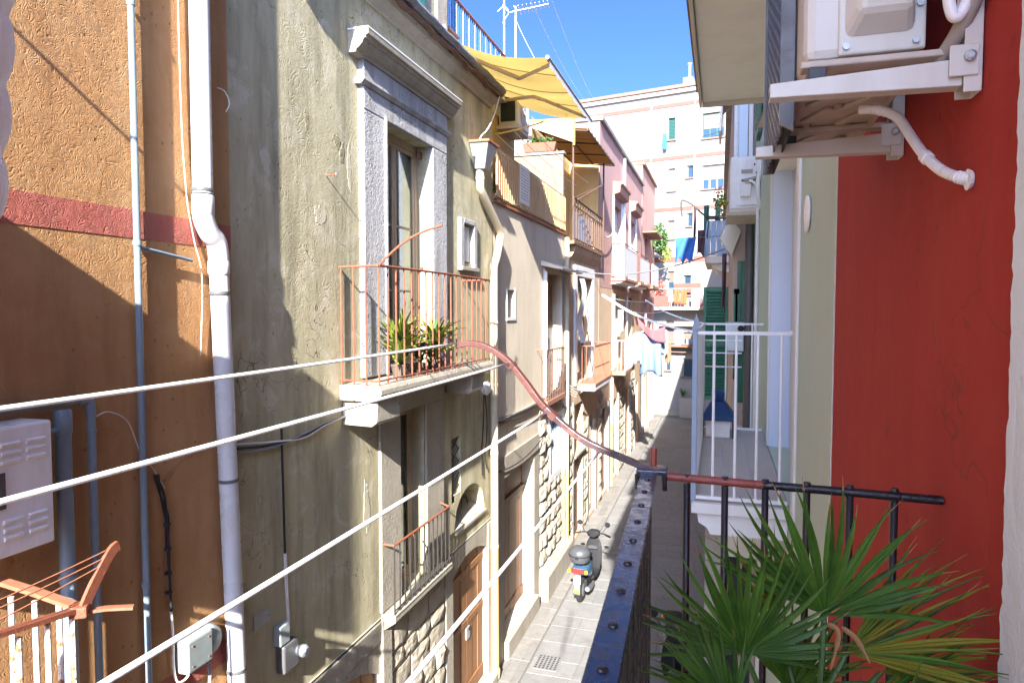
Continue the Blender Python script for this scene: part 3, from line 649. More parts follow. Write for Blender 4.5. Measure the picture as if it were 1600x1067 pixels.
# main balcony with rusty railing
BX0, BX1, BY0, BY1, BZ = XL+.002, -2.79, 5.28, 8.30, 4.83
prof = [(BX0,BZ-.14),(BX1-.05,BZ-.14),(BX1-.02,BZ-.12),(BX1,BZ-.08),(BX1,BZ-.04),(BX1-.015,BZ),(BX0,BZ)]
bal = MB().prism(prof, 'y', BY0, BY1).obj('balcony', 'limestone', h2, bevel=.008)
for a, c in ((5.33,5.78), (7.72,8.14)):
    MB().prism([(BX0,BZ-.36),(BX1-.12,BZ-.37),(BX1-.07,BZ-.33),(BX1-.06,BZ-.145),(BX0,BZ-.145)], 'y', a, c).obj('corbel', 'limestone', bal, bevel=.006)
ry0, ry1, rx = 5.30, 8.27, -2.815
MB().tube([(BX0,ry0,5.86),(rx,ry0,5.87),(rx,ry0+.001,5.87)], .011, 8).obj('top_rail', 'rust', bal, auto=True)
MB().tube([(rx,ry0-.02,5.87),(rx,6.8,5.872),(rx,ry1,5.86)], .012, 8).obj('top_rail', 'rust', bal, auto=True)
MB().tube([(BX0,ry0,4.87),(rx,ry0,4.87)], .008, 6).obj('bottom_rail', 'rust', bal); MB().tube([(rx,ry0,4.87),(rx,ry1,4.87)], .008, 6).obj('bottom_rail', 'rust', bal)
MB().tube([(BX0,ry1,5.86),(rx,ry1,5.86)], .011, 8).obj('top_rail', 'rust', bal)
bm = bar_mesh('rust', .0085, 4.83, 5.87); bars(bal, bm, [(x_, ry0, 4.83) for x_ in (-3.18,-3.06,-2.94)] + [(rx, ry0+(ry1-ry0)*k/18, 4.83) for k in range(19)] + [(x_, ry1, 4.83) for x_ in (-3.05,-2.93)])
MB().tube(smooth_path([(rx,ry0,5.86),(rx+.09,ry0-.01,5.94),(rx+.25,ry0-.01,6.06),(rx+.42,ry0-.01,6.14),(rx+.60,ry0-.01,6.19)]), .011, 8).obj('line_arm', 'rust', bal, auto=True)
MB().tube([(rx,ry1,5.86),(rx+.02,ry1,6.05),(rx+.03,ry1,6.12)], .009, 6).obj('line_arm', 'rust', bal)
MB().tube([(rx-.02,6.2,5.87),(rx-.02,6.24,5.90)], .02, 6).obj('wire_knot', 'rust', bal)

# potted plants on the balcony
def strappy(name, label, c, n, L, m, seed, group=None, w=.03, pot='terracotta', pr=.11, ph=.2, droop=.5):
    r = random.Random(seed); t = thing(name, label, 'plant', c, group); c = Vector(c)
    if pot: MB().lathe([(pr*.72,0),(pr,ph*.85),(pr*1.08,ph*.86),(pr*1.08,ph),(pr*.92,ph),(pr*.9,ph*.9)], c, 14).obj('pot', pot, t, auto=True)
    if pot: MB().lathe([(pr*.9,ph*.88),(.01,ph*.9)], c, 12).obj('soil', 'soil', t)
    base = c + Vector((0,0,ph*.9 if pot else 0)); 
    for i in range(n):
        a = r.uniform(0, 6.283); el = r.uniform(.5, 1.45); l = L*r.uniform(.55, 1.1); b = MB(); n0 = 0
        d = Vector((math.cos(a), math.sin(a), 0)); side = Vector((-math.sin(a), math.cos(a), 0)); p = base + d*pr*.3*r.random(); q = 6
        st = base + Vector((r.uniform(-.03,.03), r.uniform(-.03,.03), r.uniform(0, L*.45)))
        for k in range(q+1):
            u = k/q; ang = el - droop*u*u*1.6; p = st if k == 0 else p + (d*math.cos(ang)+Vector((0,0,1))*math.sin(ang))*(l/q)
            ww = w*math.sin(math.pi*(.12+.88*u)**.8)*.5 + .001
            b.v += [tuple(p-side*ww+Vector((0,0,ww*.35))), tuple(p-Vector((0,0,ww*.15))), tuple(p+side*ww+Vector((0,0,ww*.35)))]
        for k in range(q): b.f += [(3*k,3*k+1,3*k+4,3*k+3),(3*k+1,3*k+2,3*k+5,3*k+4)]
        b.obj('leaf', m if r.random() < .75 else 'leaf_green', t, smooth=True)
    return t
basic('pot_dark', (.10,.075,.06), .8, .2, 8, .1)
strappy('potted_plant', 'lime green leafy plant, left of the two behind the rusty railing', (-2.97,6.02,4.832), 70, .48, 'leaf_lime', 3, w=.062, droop=.45, pot='pot_dark', pr=.09, ph=.13)
strappy('potted_plant', 'lime green leafy plant, right of the two behind the rusty railing', (-2.96,6.85,4.832), 64, .44, 'leaf_lime', 5, w=.058, droop=.45, pot='pot_dark', pr=.09, ph=.12)
strappy('potted_plant', 'small thin-stemmed plant in a pot between the lime plants behind the rusty railing', (-2.95,6.42,4.832), 26, .34, 'leaf_green', 9, w=.025, droop=.6, pot='pot_dark', pr=.07, ph=.11)

# lower door, its stone frame and the small balcony in front
b = MB().box(XL+.0, XL+.035, 5.98, 6.42, 2.47, 4.42).obj('door_surround', 'limestone', h2, bevel=.01)
MB().box(XL+.0, XL+.035, 7.08, 7.58, 2.47, 4.42).obj('jamb', 'limestone', b, bevel=.01)
MB().box(XL+.0, XL+.037, 5.98, 7.58, 4.42, 4.62).obj('lintel', 'limestone', b, bevel=.01)
d = casement(h2, XL, -1, 6.42, 7.08, 2.47, 4.42, .2, 2, (.45,), 'wood_frame', 'glass_dark', .06, True, 'door')
jb = MB().prism([(XL+.013,2.28),(XL+.10,2.34),(XL+.17,2.39),(XL+.17,2.46),(XL+.013,2.46)], 'y', 5.99, 7.50).obj('small_balcony', 'limestone', h2, bevel=.006)
jx = XL+.15
MB().tube([(XL+.0,6.02,3.16),(jx,6.02,3.16),(jx,6.05,3.16),(jx,7.45,3.15)], .012, 8).obj('top_rail', 'rust', jb, auto=True)
MB().tube([(jx,7.45,3.15),(XL,7.45,3.20)], .011, 6).obj('top_rail', 'rust', jb); MB().tube([(jx,6.02,2.50),(jx,7.46,2.50)], .007, 6).obj('bottom_rail', 'dark_iron', jb)
MB().tube([(jx,6.5,3.06),(XL+.03,6.7,3.06)], .008, 6).obj('stay', 'rust', jb)
bars(jb, bar_mesh('dark_iron', .0085, 2.46, 3.16), [(jx, 6.02+1.43*k/12, 2.46) for k in range(13)]); MB().tube([(jx+.01,6.02,2.44),(jx+.01,7.49,2.44)], .012, 6).obj('edge_iron', 'dark_iron', jb)
# slit window with lattice grille
w = MB().box(XL-.15, XL-.14, 7.91, 8.22, 3.03, 3.86).obj('window', 'pane_dark', h2)
for k in range(5):
    z_ = 3.05+k*.16
    MB().tube([(XL-.03,7.91,z_),(XL-.03,8.22,z_+.16)], .006, 5).obj('lattice', 'dark_iron', w); MB().tube([(XL-.025,8.22,z_),(XL-.025,7.91,z_+.16)], .006, 5).obj('lattice', 'dark_iron', w)
# half-moon window: spandrels fill the corners of its opening, deep sloping sill
hm_ = MB()
def arcf(y): u = (y-8.575)/.575; return 2.70+.42*math.sqrt(max(0, 1-u*u))
for k in range(16):
    a, c = 8.0+1.15*k/16, 8.0+1.15*(k+1)/16
    hm_.prism([(a, arcf(a)), (c, arcf(c)), (c, 3.125), (a, 3.125)], 'x', XL-.335, XL-.005)
w = hm_.obj('arch_head', 'olive_stucco', h2)
MB().prism([(XL-.34,2.67),(XL+.03,2.60),(XL+.03,2.64),(XL-.34,2.78)], 'y', 8.0, 9.15).obj('sill', 'limestone', w, bevel=.006)
MB().box(XL-.36, XL-.33, 8.0, 9.15, 2.66, 3.12).obj('pane', 'pane_dark', w)
for yy in (8.25,8.5,8.75): MB().tube([(XL-.2,yy,2.74),(XL-.2,yy,3.05)], .008, 5).obj('grille_bar', 'dark_iron', w)
MB().tube(smooth_path([(XL-.2,8.12,2.74),(XL-.2,8.2,2.92),(XL-.2,8.5,3.0),(XL-.2,8.85,2.93),(XL-.2,9.0,2.74)]), .009, 5).obj('grille_bar', 'dark_iron', w)
# wooden street doors
plank_door(h2, XL+.012, -1, 7.88, 9.2, .16, 2.22, .10, 'wood_door', 2, 3, .16)
d1 = MB()
for k in range(14):
    a, c = 7.88+1.32*k/14, 7.88+1.32*(k+1)/14; f_ = lambda y: 2.22-.16*((y-8.54)/.66)**2
    d1.prism([(a,f_(a)),(c,f_(c)),(c,2.225),(a,2.225)], 'x', XL-.10, XL+.010)
d1.obj('arch_head', 'limestone', h2)
MB().box(XL+.012, XL+.15, 7.8, 9.3, .0, .155).obj('doorstep', 'limestone', h2, bevel=.008)
dk = MB().lathe([(.045,0),(.05,.008),(.03,.02)], (XL-.05,8.60,1.12), 10, 'x').obj('door_handle', 'galv', h2)
MB().box(XL-.05, XL-.03, 8.5, 8.62, 1.0, 1.16).obj('letter_plate', 'galv', dk)
plank_door(h2, XL+.012, -1, 4.45, 5.95, .1, 2.12, .10, 'wood_honey', 2, 3, .25)
d1 = MB()
for k in range(14):
    a, c = 4.45+1.5*k/14, 4.45+1.5*(k+1)/14; f_ = lambda y: 2.12-.25*((y-5.2)/.75)**2
    d1.prism([(a,f_(a)),(c,f_(c)),(c,2.125),(a,2.125)], 'x', XL-.10, XL+.010)
d1.obj('arch_head', 'limestone', h2)
MB().box(XL+.012, XL+.05, 5.96, 6.16, 0, 2.40).obj('pilaster', 'limestone', h2, bevel=.012)
MB().box(XL+.012, XL+.035, 7.62, 7.86, .16, 2.40).obj('pilaster', 'limestone', h2, bevel=.01)
MB().box(XL+.012, XL+.035, 9.22, 9.52, .0, 2.40).obj('pilaster', 'limestone', h2, bevel=.01)
MB().box(XL+.012, XL+.03, 4.0, 6.0, 2.20, 2.40).obj('arch_band', 'limestone', h2, bevel=.01)
stone_courses(h2, XL+.012, 6.18, 7.60, .0, 2.27, .27, .25, .55, .035, seed=5)
for yy, zz in ((6.1,2.2),): pass

# services on the olive house
t = thing('cable_run', 'grey cables sagging along the olive wall below the rusty balcony', 'cables', (-3.18, 4.5, 4.5))
for k in range(3): MB().tube(smooth_path([(-3.18-.006*k,3.93,4.50+.03*k),(-3.17,4.3,4.47+.02*k),(-3.17,4.7,4.50-.015*k),(-3.17,5.0,4.54-.01*k),(-3.17,5.35,4.55)]), .008, 6).obj('cable', ('cable_grey','cable_black','cable_white')[k], t)
t = thing('cable_drop', 'thin cable in a white sleeve dropping down the olive wall to the meter', 'cable', (-3.18, 4.45, 3.1))
MB().tube([(-3.18,4.42,4.62),(-3.18,4.44,3.6)], .010, 6).obj('cable', 'cable_black', t); MB().tube([(-3.18,4.44,3.62),(-3.18,4.47,3.02)], .013, 8).obj('sleeve', 'cable_white', t)
t = thing('meter', 'black and grey electric meter box with a lamp on the olive wall', 'meter', (-3.17, 4.4, 2.9))
MB().box(-3.2, -3.13, 4.30, 4.42, 2.95, 3.10).obj('switch_box', 'box_grey', t, bevel=.008); MB().box(-3.2, -3.12, 4.33, 4.52, 2.72, 2.94).obj('housing', 'dark_grey_metal', t, bevel=.015)
MB().lathe([(.03,0),(.045,.02),(.05,.06),(.03,.09)], (-3.12,4.5,2.84), 12, 'x').obj('lamp', 'galv', t, auto=True)
t = thing('metal_plate', 'small grey metal plate screwed to the olive wall beside the drainpipe', 'plate', (-3.2, 4.2, 3.2))
MB().box(-3.204, -3.19, 4.08, 4.26, 3.17, 3.28).obj('plate', 'galv', t, bevel=.003); MB().lathe([(.005,0),(.005,.003)], (-3.19,4.24,3.22), 6, 'x').obj('screw', 'dark_iron', t)
# hopper head and beige downpipe at the end of the house
t = thing('drainpipe', 'beige downpipe with a white hopper head and a zigzag bend, ochre at its foot', 'drainpipe', (-3.12, 9.4, 0))
hx0, hx1, hy0, hy1 = -3.19, -2.93, 8.55, 8.95
MB().add([(hx0+.03,hy0+.12,7.36),(hx1-.09,hy0+.12,7.36),(hx1-.09,hy1-.12,7.36),(hx0+.03,hy1-.12,7.36),(hx0,hy0,7.68),(hx1,hy0,7.68),(hx1,hy1,7.68),(hx0,hy1,7.68)], [(0,3,2,1),(0,1,5,4),(1,2,6,5),(2,3,7,6),(3,0,4,7),(4,5,6,7)]).obj('hopper', 'galv', t, bevel=.006)
MB().box(hx0-.005, hx1+.02, hy0-.02, hy1+.02, 7.68, 7.715).obj('hopper_rim', 'terracotta', t, bevel=.005)
px = XL+.085
MB().tube(smooth_path([(px,8.75,7.40),(px,8.76,7.18),(px,8.82,7.08),(px,9.36,6.78),(px,9.60,6.64),(px,9.63,6.54),(px,9.47,6.25),(px,9.34,6.10),(px,9.33,5.95),(px,9.34,4.2),(px,9.36,2.0)],4), .056, 14).obj('pipe', 'pipe_beige', t, auto=True)
MB().tube([(px,9.36,2.0),(px,9.38,.30),(px,9.38,.04)], .056, 14).obj('foot_pipe', 'pipe_ochre', t, auto=True)
MB().lathe([(.058,.0),(.072,.02),(.075,.14),(.06,.16)], (px,9.38,.03), 14).obj('shoe', 'pipe_ochre', t, auto=True)
for c in ((px,8.755,7.25),(px,9.335,5.3),(px,9.34,4.4),(px,9.35,3.4),(px,9.36,2.02)): clamp(t, c, .057, 'pipe_beige', .05)
t = thing('overflow_hose', 'thin white hose looping down from the eaves to the hopper head', 'hose', (-3.1, 8.7, 7.7))
MB().tube(smooth_path([(-3.03,9.38,8.55),(-3.06,9.2,8.2),(-3.1,9.0,7.95),(-3.1,8.75,7.8),(-3.12,8.62,7.6)]), .009, 6).obj('hose', 'cable_white', t)
t = thing('wall_lamp', 'round white weatherproof lamp under the end of the rusty balcony', 'lamp', (-3.15, 8.75, 4.35))
MB().lathe([(.06,0),(.09,.03),(.10,.08),(.07,.11),(.02,.12)], (-3.2,9.05,4.38), 16, 'x').obj('body', 'white_plastic', t, auto=True)
MB().tube(smooth_path([(-3.17,9.05,4.30),(-3.17,9.02,3.9),(-3.18,8.98,3.5),(-3.18,9.0,3.15)]), .009, 6).obj('cable', 'cable_black', t); MB().tube(smooth_path([(-3.17,9.1,4.28),(-3.17,9.18,3.8),(-3.18,9.12,3.4),(-3.18,9.2,3.2)]), .009, 6).obj('cable', 'cable_black', t)
# ------------------------------------------------------------------ beige house with the slatted terrace (left, third)
h3 = thing('beige_house', 'beige house with a wooden slatted terrace railing and a rusticated ground floor', 'house', (-3.2, 12, 0))
A0, A1 = 9.56, 14.6
ops3 = [(10.24,10.64,5.36,5.80,.22), (12.62,14.02,3.80,6.20,.21), (10.02,11.78,.30,2.86,.24), (13.02,14.04,2.18,3.25,.16)]
wall_x('wall', 'beige_stucco', h3, XL, A0, A1, 0, 7.05, ops3)
MB().box(-8, XL-.01, A0, A1, 6.98, 7.05).obj('terrace_floor', 'salmon_tile', h3)
MB().box(XL-.2, XL+.035, A0, 14.45, 7.052, 7.10).obj('terrace_edge', 'terracotta', h3, bevel=.008)
wall_x('upper_wall', 'yellow_stucco', h3, -3.46, A0, 11.5, 7.05, 9.12, [(9.72,10.25,8.1,8.62,.15)])
MB().add([(-8,11.5,7.05),(-3.46,11.5,7.05),(-3.46,11.5,9.12),(-8,11.5,9.12)], [(0,1,2,3)]).obj('upper_side', 'yellow_stucco', h3)
wall_x('back_wall', 'yellow_stucco', h3, -5.2, 11.5, A1, 7.05, 9.6)
MB().box(-8, -3.44, 8.29, 11.5, 9.06, 9.11).obj('upper_roof', 'brown_edge', h3, bevel=.005)
wall_x('parapet', 'cream_paint', h3, -3.43, 8.285, 11.5, 8.56, 9.06)
w = casement(h3, -3.46, -1, 9.72, 10.25, 8.1, 8.62, .15, 1, (), 'brown_edge', 'pane_dark', .04, False)
MB().box(-3.47, -3.40, 9.66, 10.31, 8.04, 8.095).obj('sill', 'brown_edge', w)
# dividing wall between the two terraces
dv = MB().box(-5.2, -3.25, 14.42, 14.54, 7.1, 8.80).obj('divider_wall', basic('divider_tan', (.24,.17,.105), .85, .15, 4, .3, 30, streak=.4), h3); MB().box(-5.2, -3.22, 14.39, 14.57, 8.80, 8.85).obj('coping', 'gutter_lead', dv)
# wooden slat railing
rl = MB().box(XL-.03, XL+.01, 9.62, 14.36, 7.83, 7.88).obj('terrace_railing', 'wood_slat', h3); MB().box(XL-.03, XL+.01, 9.62, 14.36, 7.13, 7.17).obj('bottom_rail', 'wood_slat', rl)
sl = MB().box(-.012, .012, -.028, .028, 0, .68).mesh('slat', 'wood_slat')
for k in range(44): inst('slat', sl, rl, (XL+.024, 9.68+k*.1075, 7.15+random.uniform(-.008,.008)), (0,0,random.uniform(-.03,.03)))
# openings of the front
w = casement(h3, XL, -1, 10.24, 10.64, 5.36, 5.80, .22, 1, (), 'dark_grey_metal', 'pane_blue', .025, False)
MB().box(XL-.01, XL+.015, 10.19, 10.69, 5.31, 5.36).obj('sill', 'white_paint', w); MB().box(XL-.01, XL+.012, 10.19, 10.24, 5.36, 5.82).obj('trim', 'white_paint', w); MB().box(XL-.01, XL+.012, 10.64, 10.69, 5.36, 5.82).obj('trim', 'white_paint', w)
rs = MB().box(XL-.212, XL-.205, 12.62, 14.02, 3.80, 6.20).obj('roller_shutter', 'brown_shutter', h3)
sm = MB().prism([(0,0),(.02,.006),(.022,.04),(.0,.05)], 'y', 0, 1.4).mesh('slat', 'brown_shutter')
for k in range(44): inst('slat', sm, rs, (XL-.204, 12.62, 3.82+k*.0535))
MB().box(XL, XL+.025, 12.54, 12.62, 3.8, 6.25).obj('trim', 'white_paint', rs, bevel=.004); MB().box(XL, XL+.02, 14.02, 14.10, 3.8, 6.25).obj('trim', 'white_paint', rs, bevel=.004)
MB().box(XL-.19, XL-.15, 13.4, 13.98, 3.8, 5.1).obj('inner_leaf', 'white_paint', rs)
dc = MB().prism([(XL,6.30),(-2.80,6.22),(-2.79,6.25),(XL,6.40)], 'y', 12.38, 14.30).obj('door_canopy', 'cream_paint', h3, bevel=.004)
MB().tube(smooth_path([(-2.85,12.4,6.22),(-2.9,13.0,6.16),(-2.9,13.6,6.20),(-2.85,14.2,6.23)]), .008, 6).obj('cable', 'cable_black', dc)
MB().tube([(XL+.05,12.55,6.2),(XL+.05,12.55,5.2),(XL+.05,12.56,3.8)], .03, 10).obj('canopy_post', 'white_metal', dc, auto=True)
sb = MB().box(XL+.002, -2.99, 12.05, 13.55, 3.70, 3.80).obj('small_balcony', 'salmon_tile', h3, bevel=.01)
MB().tube([(XL,12.08,4.74),(-3.01,12.08,4.74),(-3.01,13.5,4.72),(XL,13.5,4.72)], .014, 6).obj('top_rail', 'rust_light', sb); bars(sb, bar_mesh('brown_iron', .011, 3.80, 4.74), [(-3.01, 12.08+1.42*k/10, 3.8) for k in range(11)] + [(-3.1,12.08,3.8)])
MB().tube([(-3.01,12.08,4.6),(-2.93,11.9,4.78),(-2.9,11.75,4.98)], .01, 6).obj('line_arm', 'dark_iron', sb)
# ground floor: wooden door, smooth frame, rusticated stones, blue window grille
b = MB().box(XL, XL+.03, 9.58, 10.02, .0, 3.2).obj('door_surround', 'limestone', h3, bevel=.008)
MB().box(XL, XL+.03, 11.78, 12.15, .0, 3.2).obj('jamb', 'limestone', b, bevel=.008); MB().box(XL, XL+.032, 10.02, 11.78, 2.86, 3.2).obj('lintel', 'limestone', b, bevel=.008)
MB().box(XL-.23, XL+.12, 9.95, 11.85, .0, .295).obj('doorstep', 'limestone', b, bevel=.008)
plank_door(h3, XL, -1, 10.02, 11.78, .30, 2.86, .22, 'wood_dark', 2, 4, 0, 2.30)
stone_courses(h3, XL, 12.2, 14.42, .62, 3.72, .30, .3, .55, .06, skip=[(12.86,14.2,2.05,3.40)], seed=11)
MB().prism([(XL+.002,0),(XL+.20,0),(XL+.20,.46),(XL+.15,.52),(XL+.03,.61),(XL+.002,.61)], 'y', 12.18, 14.46).obj('plinth', 'limestone', h3, bevel=.012)
w = casement(h3, XL, -1, 13.02, 14.04, 2.18, 3.25, .16, 2, (), 'white_paint', 'pane_blue', .06, False)
for q, a in (('trim',(12.88,13.02,2.06,3.38)),('trim',(14.04,14.18,2.06,3.38)),('trim',(13.02,14.04,3.25,3.38)),('sill',(13.02,14.04,2.06,2.18))): MB().box(XL, XL+.05, *a).obj(q, 'white_paint', w, bevel=.006)
bg_ = bar_mesh(basic('grille_blue', (.26,.33,.42), .45, .1, 8, .05), .014, 2.18, 3.25)
for k in range(7): inst('grille_bar', bg_, w, (XL+.02, 13.1+k*.145, 2.18))
MB().box(XL+.0, XL+.045, A0, 14.5, 3.72, 3.80).obj('string_course', 'limestone', h3, bevel=.008)
# pipes at the joint with the next house
t = thing('drainpipe', 'beige downpipe with an ochre foot between the beige and the tan house', 'drainpipe', (-3.1, 14.3, 0))
MB().tube([(-3.12,14.25,7.0),(-3.12,14.26,2.0)], .055, 12).obj('pipe', 'pipe_beige', t, auto=True); MB().tube([(-3.12,14.26,2.0),(-3.12,14.27,.05)], .056, 12).obj('foot_pipe', 'pipe_ochre', t, auto=True)
MB().tube([(-3.13,14.05,2.1),(-3.13,14.06,.05)], .035, 10).obj('side_pipe', 'pipe_ochre', t, auto=True); MB().lathe([(.05,0),(.065,.02),(.065,.12),(.055,.13)], (-3.12,14.27,.03), 12).obj('shoe', 'pipe_ochre', t, auto=True)
for z_ in (6.2,5.0,3.6,2.0): clamp(t, (-3.12,14.257,z_), .056, 'pipe_beige', .05)
# things on the terrace
t = thing('terrace_ac', 'cream air conditioner with a round fan on the yellow terrace wall', 'air conditioner', (-3.3, 11, 8.4))
MB().box(-3.44, -3.12, 10.55, 11.25, 8.42, 8.90).obj('casing', 'ac_cream', t, bevel=.02)
MB().box(-3.40, -3.16, 10.542, 10.551, 8.48, 8.86).obj('coil_panel', basic('coil_green', (.012,.022,.018), .6, .2, 6, 0), t)
fr = MB().lathe([(.2,0),(.205,.012),(.19,.02),(.17,.01)], (-3.121,10.93,8.66), 20, 'x').obj('fan_ring', 'ac_cream', t, auto=True)
for k in range(3): MB().lathe([(.05+k*.045,0),(.055+k*.045,.006),(.06+k*.045,0)], (-3.112,10.93,8.66), 18, 'x').obj('grille_ring', 'ac_beige', t, auto=True)
MB().lathe([(.035,0),(.03,.012)], (-3.11,10.93,8.66), 12, 'x').obj('hub', 'ac_beige', t)
MB().box(-3.46, -3.08, 10.5, 10.54, 8.36, 8.41).obj('bracket', 'ac_cream', t); MB().box(-3.46, -3.08, 11.25, 11.29, 8.36, 8.41).obj('bracket', 'ac_cream', t); MB().box(-3.44, -3.14, 10.55, 11.25, 8.375, 8.415).obj('drip_tray', 'ac_beige', t)
t = thing('planter', 'long terracotta planter with leafy herbs on the dividing wall', 'planter', (-3.75, 14.48, 8.85))
MB().prism([(-4.1,8.86),(-3.45,8.86),(-3.40,9.06),(-4.15,9.06)], 'y', 14.39, 14.57).obj('trough', basic('trough_clay', (.22,.065,.035), .75, .15, 8, .1), t, bevel=.01); MB().box(-4.10, -3.45, 14.405, 14.555, 9.03, 9.064).obj('soil', 'soil', t)
def leafball(parent, c, rad, n, size, m, seed, name='foliage', flat=1.0):
    r = random.Random(seed); b = MB(); c = Vector(c)
    for k in range(n):
        d = Vector((r.gauss(0,1), r.gauss(0,1), r.gauss(0,1))).normalized()*r.random()**.45
        p = c + Vector((d.x*rad[0], d.y*rad[1], d.z*rad[2])); a = Vector((r.gauss(0,1), r.gauss(0,1), r.gauss(0,1)*flat)).normalized(); q = a.cross(Vector((r.gauss(0,1), r.gauss(0,1), r.gauss(0,1)))).normalized()
        s_ = size*r.uniform(.6, 1.3); w_ = a.cross(q)*s_*.12
        b.add([p-a*s_*.5, p+q*s_*.28+w_, p+a*s_*.5, p-q*s_*.28+w_], [(0,1,2),(0,2,3)])
    return b.obj(name, m, parent)
leafball(t, (-3.78,14.48,9.13), (.33,.07,.09), 150, .07, 'leaf_green', 4)
t = thing('printed_panel', 'white panel covered with blue print tied to the slatted terrace railing', 'sign', (-3.16, 11, 7.3))
MB().box(-3.168, -3.160, 10.83, 11.42, 7.24, 7.87).obj('board', 'white_paint', t)
random.seed(21)
for k in range(11):
    zz = 7.80-k*.048; a = 10.88+random.uniform(0,.03); 
    while a < 11.34:
        w_ = random.uniform(.05,.16); MB().box(-3.1605, -3.1585, a, min(a+w_,11.37), zz-.012, zz+.010).obj('print_line', 'blue_panel', t); a += w_+.025
t = thing('plant_pot', 'small plant with pale leaves in a white pot behind the terrace slats', 'plant', (-3.35, 10.1, 7.05))
MB().lathe([(.07,0),(.09,.2),(.085,.2)], (-3.32,10.1,7.06), 12).obj('pot', 'white_plastic', t, auto=True); leafball(t, (-3.3,10.1,7.42), (.1,.1,.15), 60, .1, 'leaf_lime', 8)
# terrace railing on the roof above, blue mesh behind
t = thing('roof_railing', 'roof terrace railing with brown handrail and blue-white bars against the sky', 'railing', (-3.45, 9, 9.1))
basic('rail_blue', (.03,.11,.26), .5, .15, 8, .05)
MB().tube([(-3.47,8.30,9.66),(-3.47,11.0,9.66)], .022, 8).obj('hand_rail', 'terracotta', t, auto=True); MB().box(-3.5, -3.40, 8.29, 8.75, 9.111, 9.14).obj('kerb', 'brown_edge', t)
rb = [MB().tube([(0,0,0),(0,0,.54)], .012, 6).mesh('bar', 'rail_blue'), MB().tube([(0,0,0),(0,0,.54)], .012, 6).mesh('bar', 'galv')]
for k in range(34): inst('bar', rb[0 if k % 3 else 1], t, (-3.47, 8.33+k*.08, 9.112))
def antenna(label, x, y, z0, z1, n, L, d):
    t = thing('antenna', label, 'antenna', (x, y, z0)); MB().tube([(x,y,z0),(x,y,z1)], .022, 8).obj('mast', 'galv', t, auto=True)
    if n:
        d = Vector(d).normalized(); c = Vector((x,y,z1-.1)); MB().tube([c-d*.15, c+d*L], .012, 6).obj('boom', 'galv', t)
        for k in range(n):
            p = c+d*(L*k/(n-1)); a = (.22-.10*k/n); up = Vector((d.y,-d.x,0)); 
            MB().tube([p-up*a+Vector((0,0,-.02)), p+up*a+Vector((0,0,.02))], .007, 5).obj('element', 'white_metal', t)
        for s_ in (-1,1): MB().tube([c-d*.15, c-d*.3+Vector((0,0,s_*.2))], .007, 5).obj('reflector', 'white_metal', t)
    return t
a1 = antenna('plain tall white antenna mast above the yellow awning', -4.5, 14.2, 8.6, 13.3, 0, 0, (1,0,0))
for s_ in (-1,1): MB().tube([(-4.5,14.2,11.95),(-4.5+s_*.12,14.2-.1,11.8)], .008, 5).obj('stub', 'white_metal', a1)
antenna('white mast carrying a spiky TV aerial with many elements against the sky', -4.5, 15.05, 8.6, 12.28, 9, .75, (.9,.1,.12))
def cable(label, p0, p1, s_, m='cable_black', r=.008, name='overhead_cable'):
    o = MB().tube(sag(p0, p1, s_), r, 5).obj(name, m, loc=p0, smooth=True); return tag(o, label, 'cable')
cable('thin guy wire from the plain mast towards the slatted terrace, nearest of the sky wires', (-4.5,14.2,13.0), (-3.5,8.4,13.6), .1, 'cable_white', .006)
cable('thin sky wire running from the spiky aerial down to the awning end', (-4.5,15.05,12.0), (-2.3,10.4,8.6), .12, 'cable_white', .005)
cable('long thin wire across the blue sky towards the white apartment block, lower of two', (-3.3,6.5,12.0), (-6.9,36.4,16.4), .6, 'cable_white', .007)
cable('long thin wire across the blue sky towards the white apartment block, upper of two', (-3.0,6.5,12.6), (-6.6,36.3,16.6), .5, 'cable_white', .007)
# big yellow awning
t = thing('awning', 'large yellow fabric awning on folding arms stretched out over the alley', 'awning', (-3.2, 9.3, 8.8))
P = lambda u, v: (-3.36+1.36*v, 8.05+2.72*u + .0*v, 8.90-.42*v - .075*math.sin(math.pi*v)*(1+.35*math.cos(u*12.566)) - .006*math.sin(u*31+v*4))
cv = MB().grid(P, 32, 14).obj('canopy', 'awning_yellow', t, smooth=True)
for u_ in (.25,.5,.75): MB().tube([Vector(P(u_,k/12))+Vector((0,0,-.004)) for k in range(13)], .006, 5).obj('seam', basic('seam_ochre', (.34,.23,.07), .8, .1, 8, .1), cv)
MB().tube([(-3.36,8.0,8.93),(-3.36,10.85,8.93)], .045, 10).obj('roller', 'white_metal', t, auto=True); MB().obox((-3.36,8.0,8.9),(.14,.06,.2)).obj('end_bracket', 'white_metal', t, bevel=.02)
MB().box(-3.44, -3.30, 8.0, 10.85, 8.77, 8.82).obj('wall_bar', 'white_metal', t)
MB().tube([(-2.0,8.0,8.47),(-2.0,10.82,8.47)], .026, 8).obj('front_bar', 'grey_shutter', t, auto=True)
vb = MB().grid(lambda u, v: (-1.985, 8.05+2.72*u, 8.45-.07*v*(1+.25*math.sin(u*50))), 40, 1).obj('valance', 'cloth_white', t)
for a, k_, c in ((8.35,8.95,8.2),(10.5,9.75,10.6)):
    MB().bar((-3.3,a,8.80),(-2.62,k_,8.58),.03,.045).obj('arm', 'ac_beige', t); MB().bar((-2.62,k_,8.58),(-2.02,c,8.45),.025,.04).obj('arm', 'ac_beige', t)
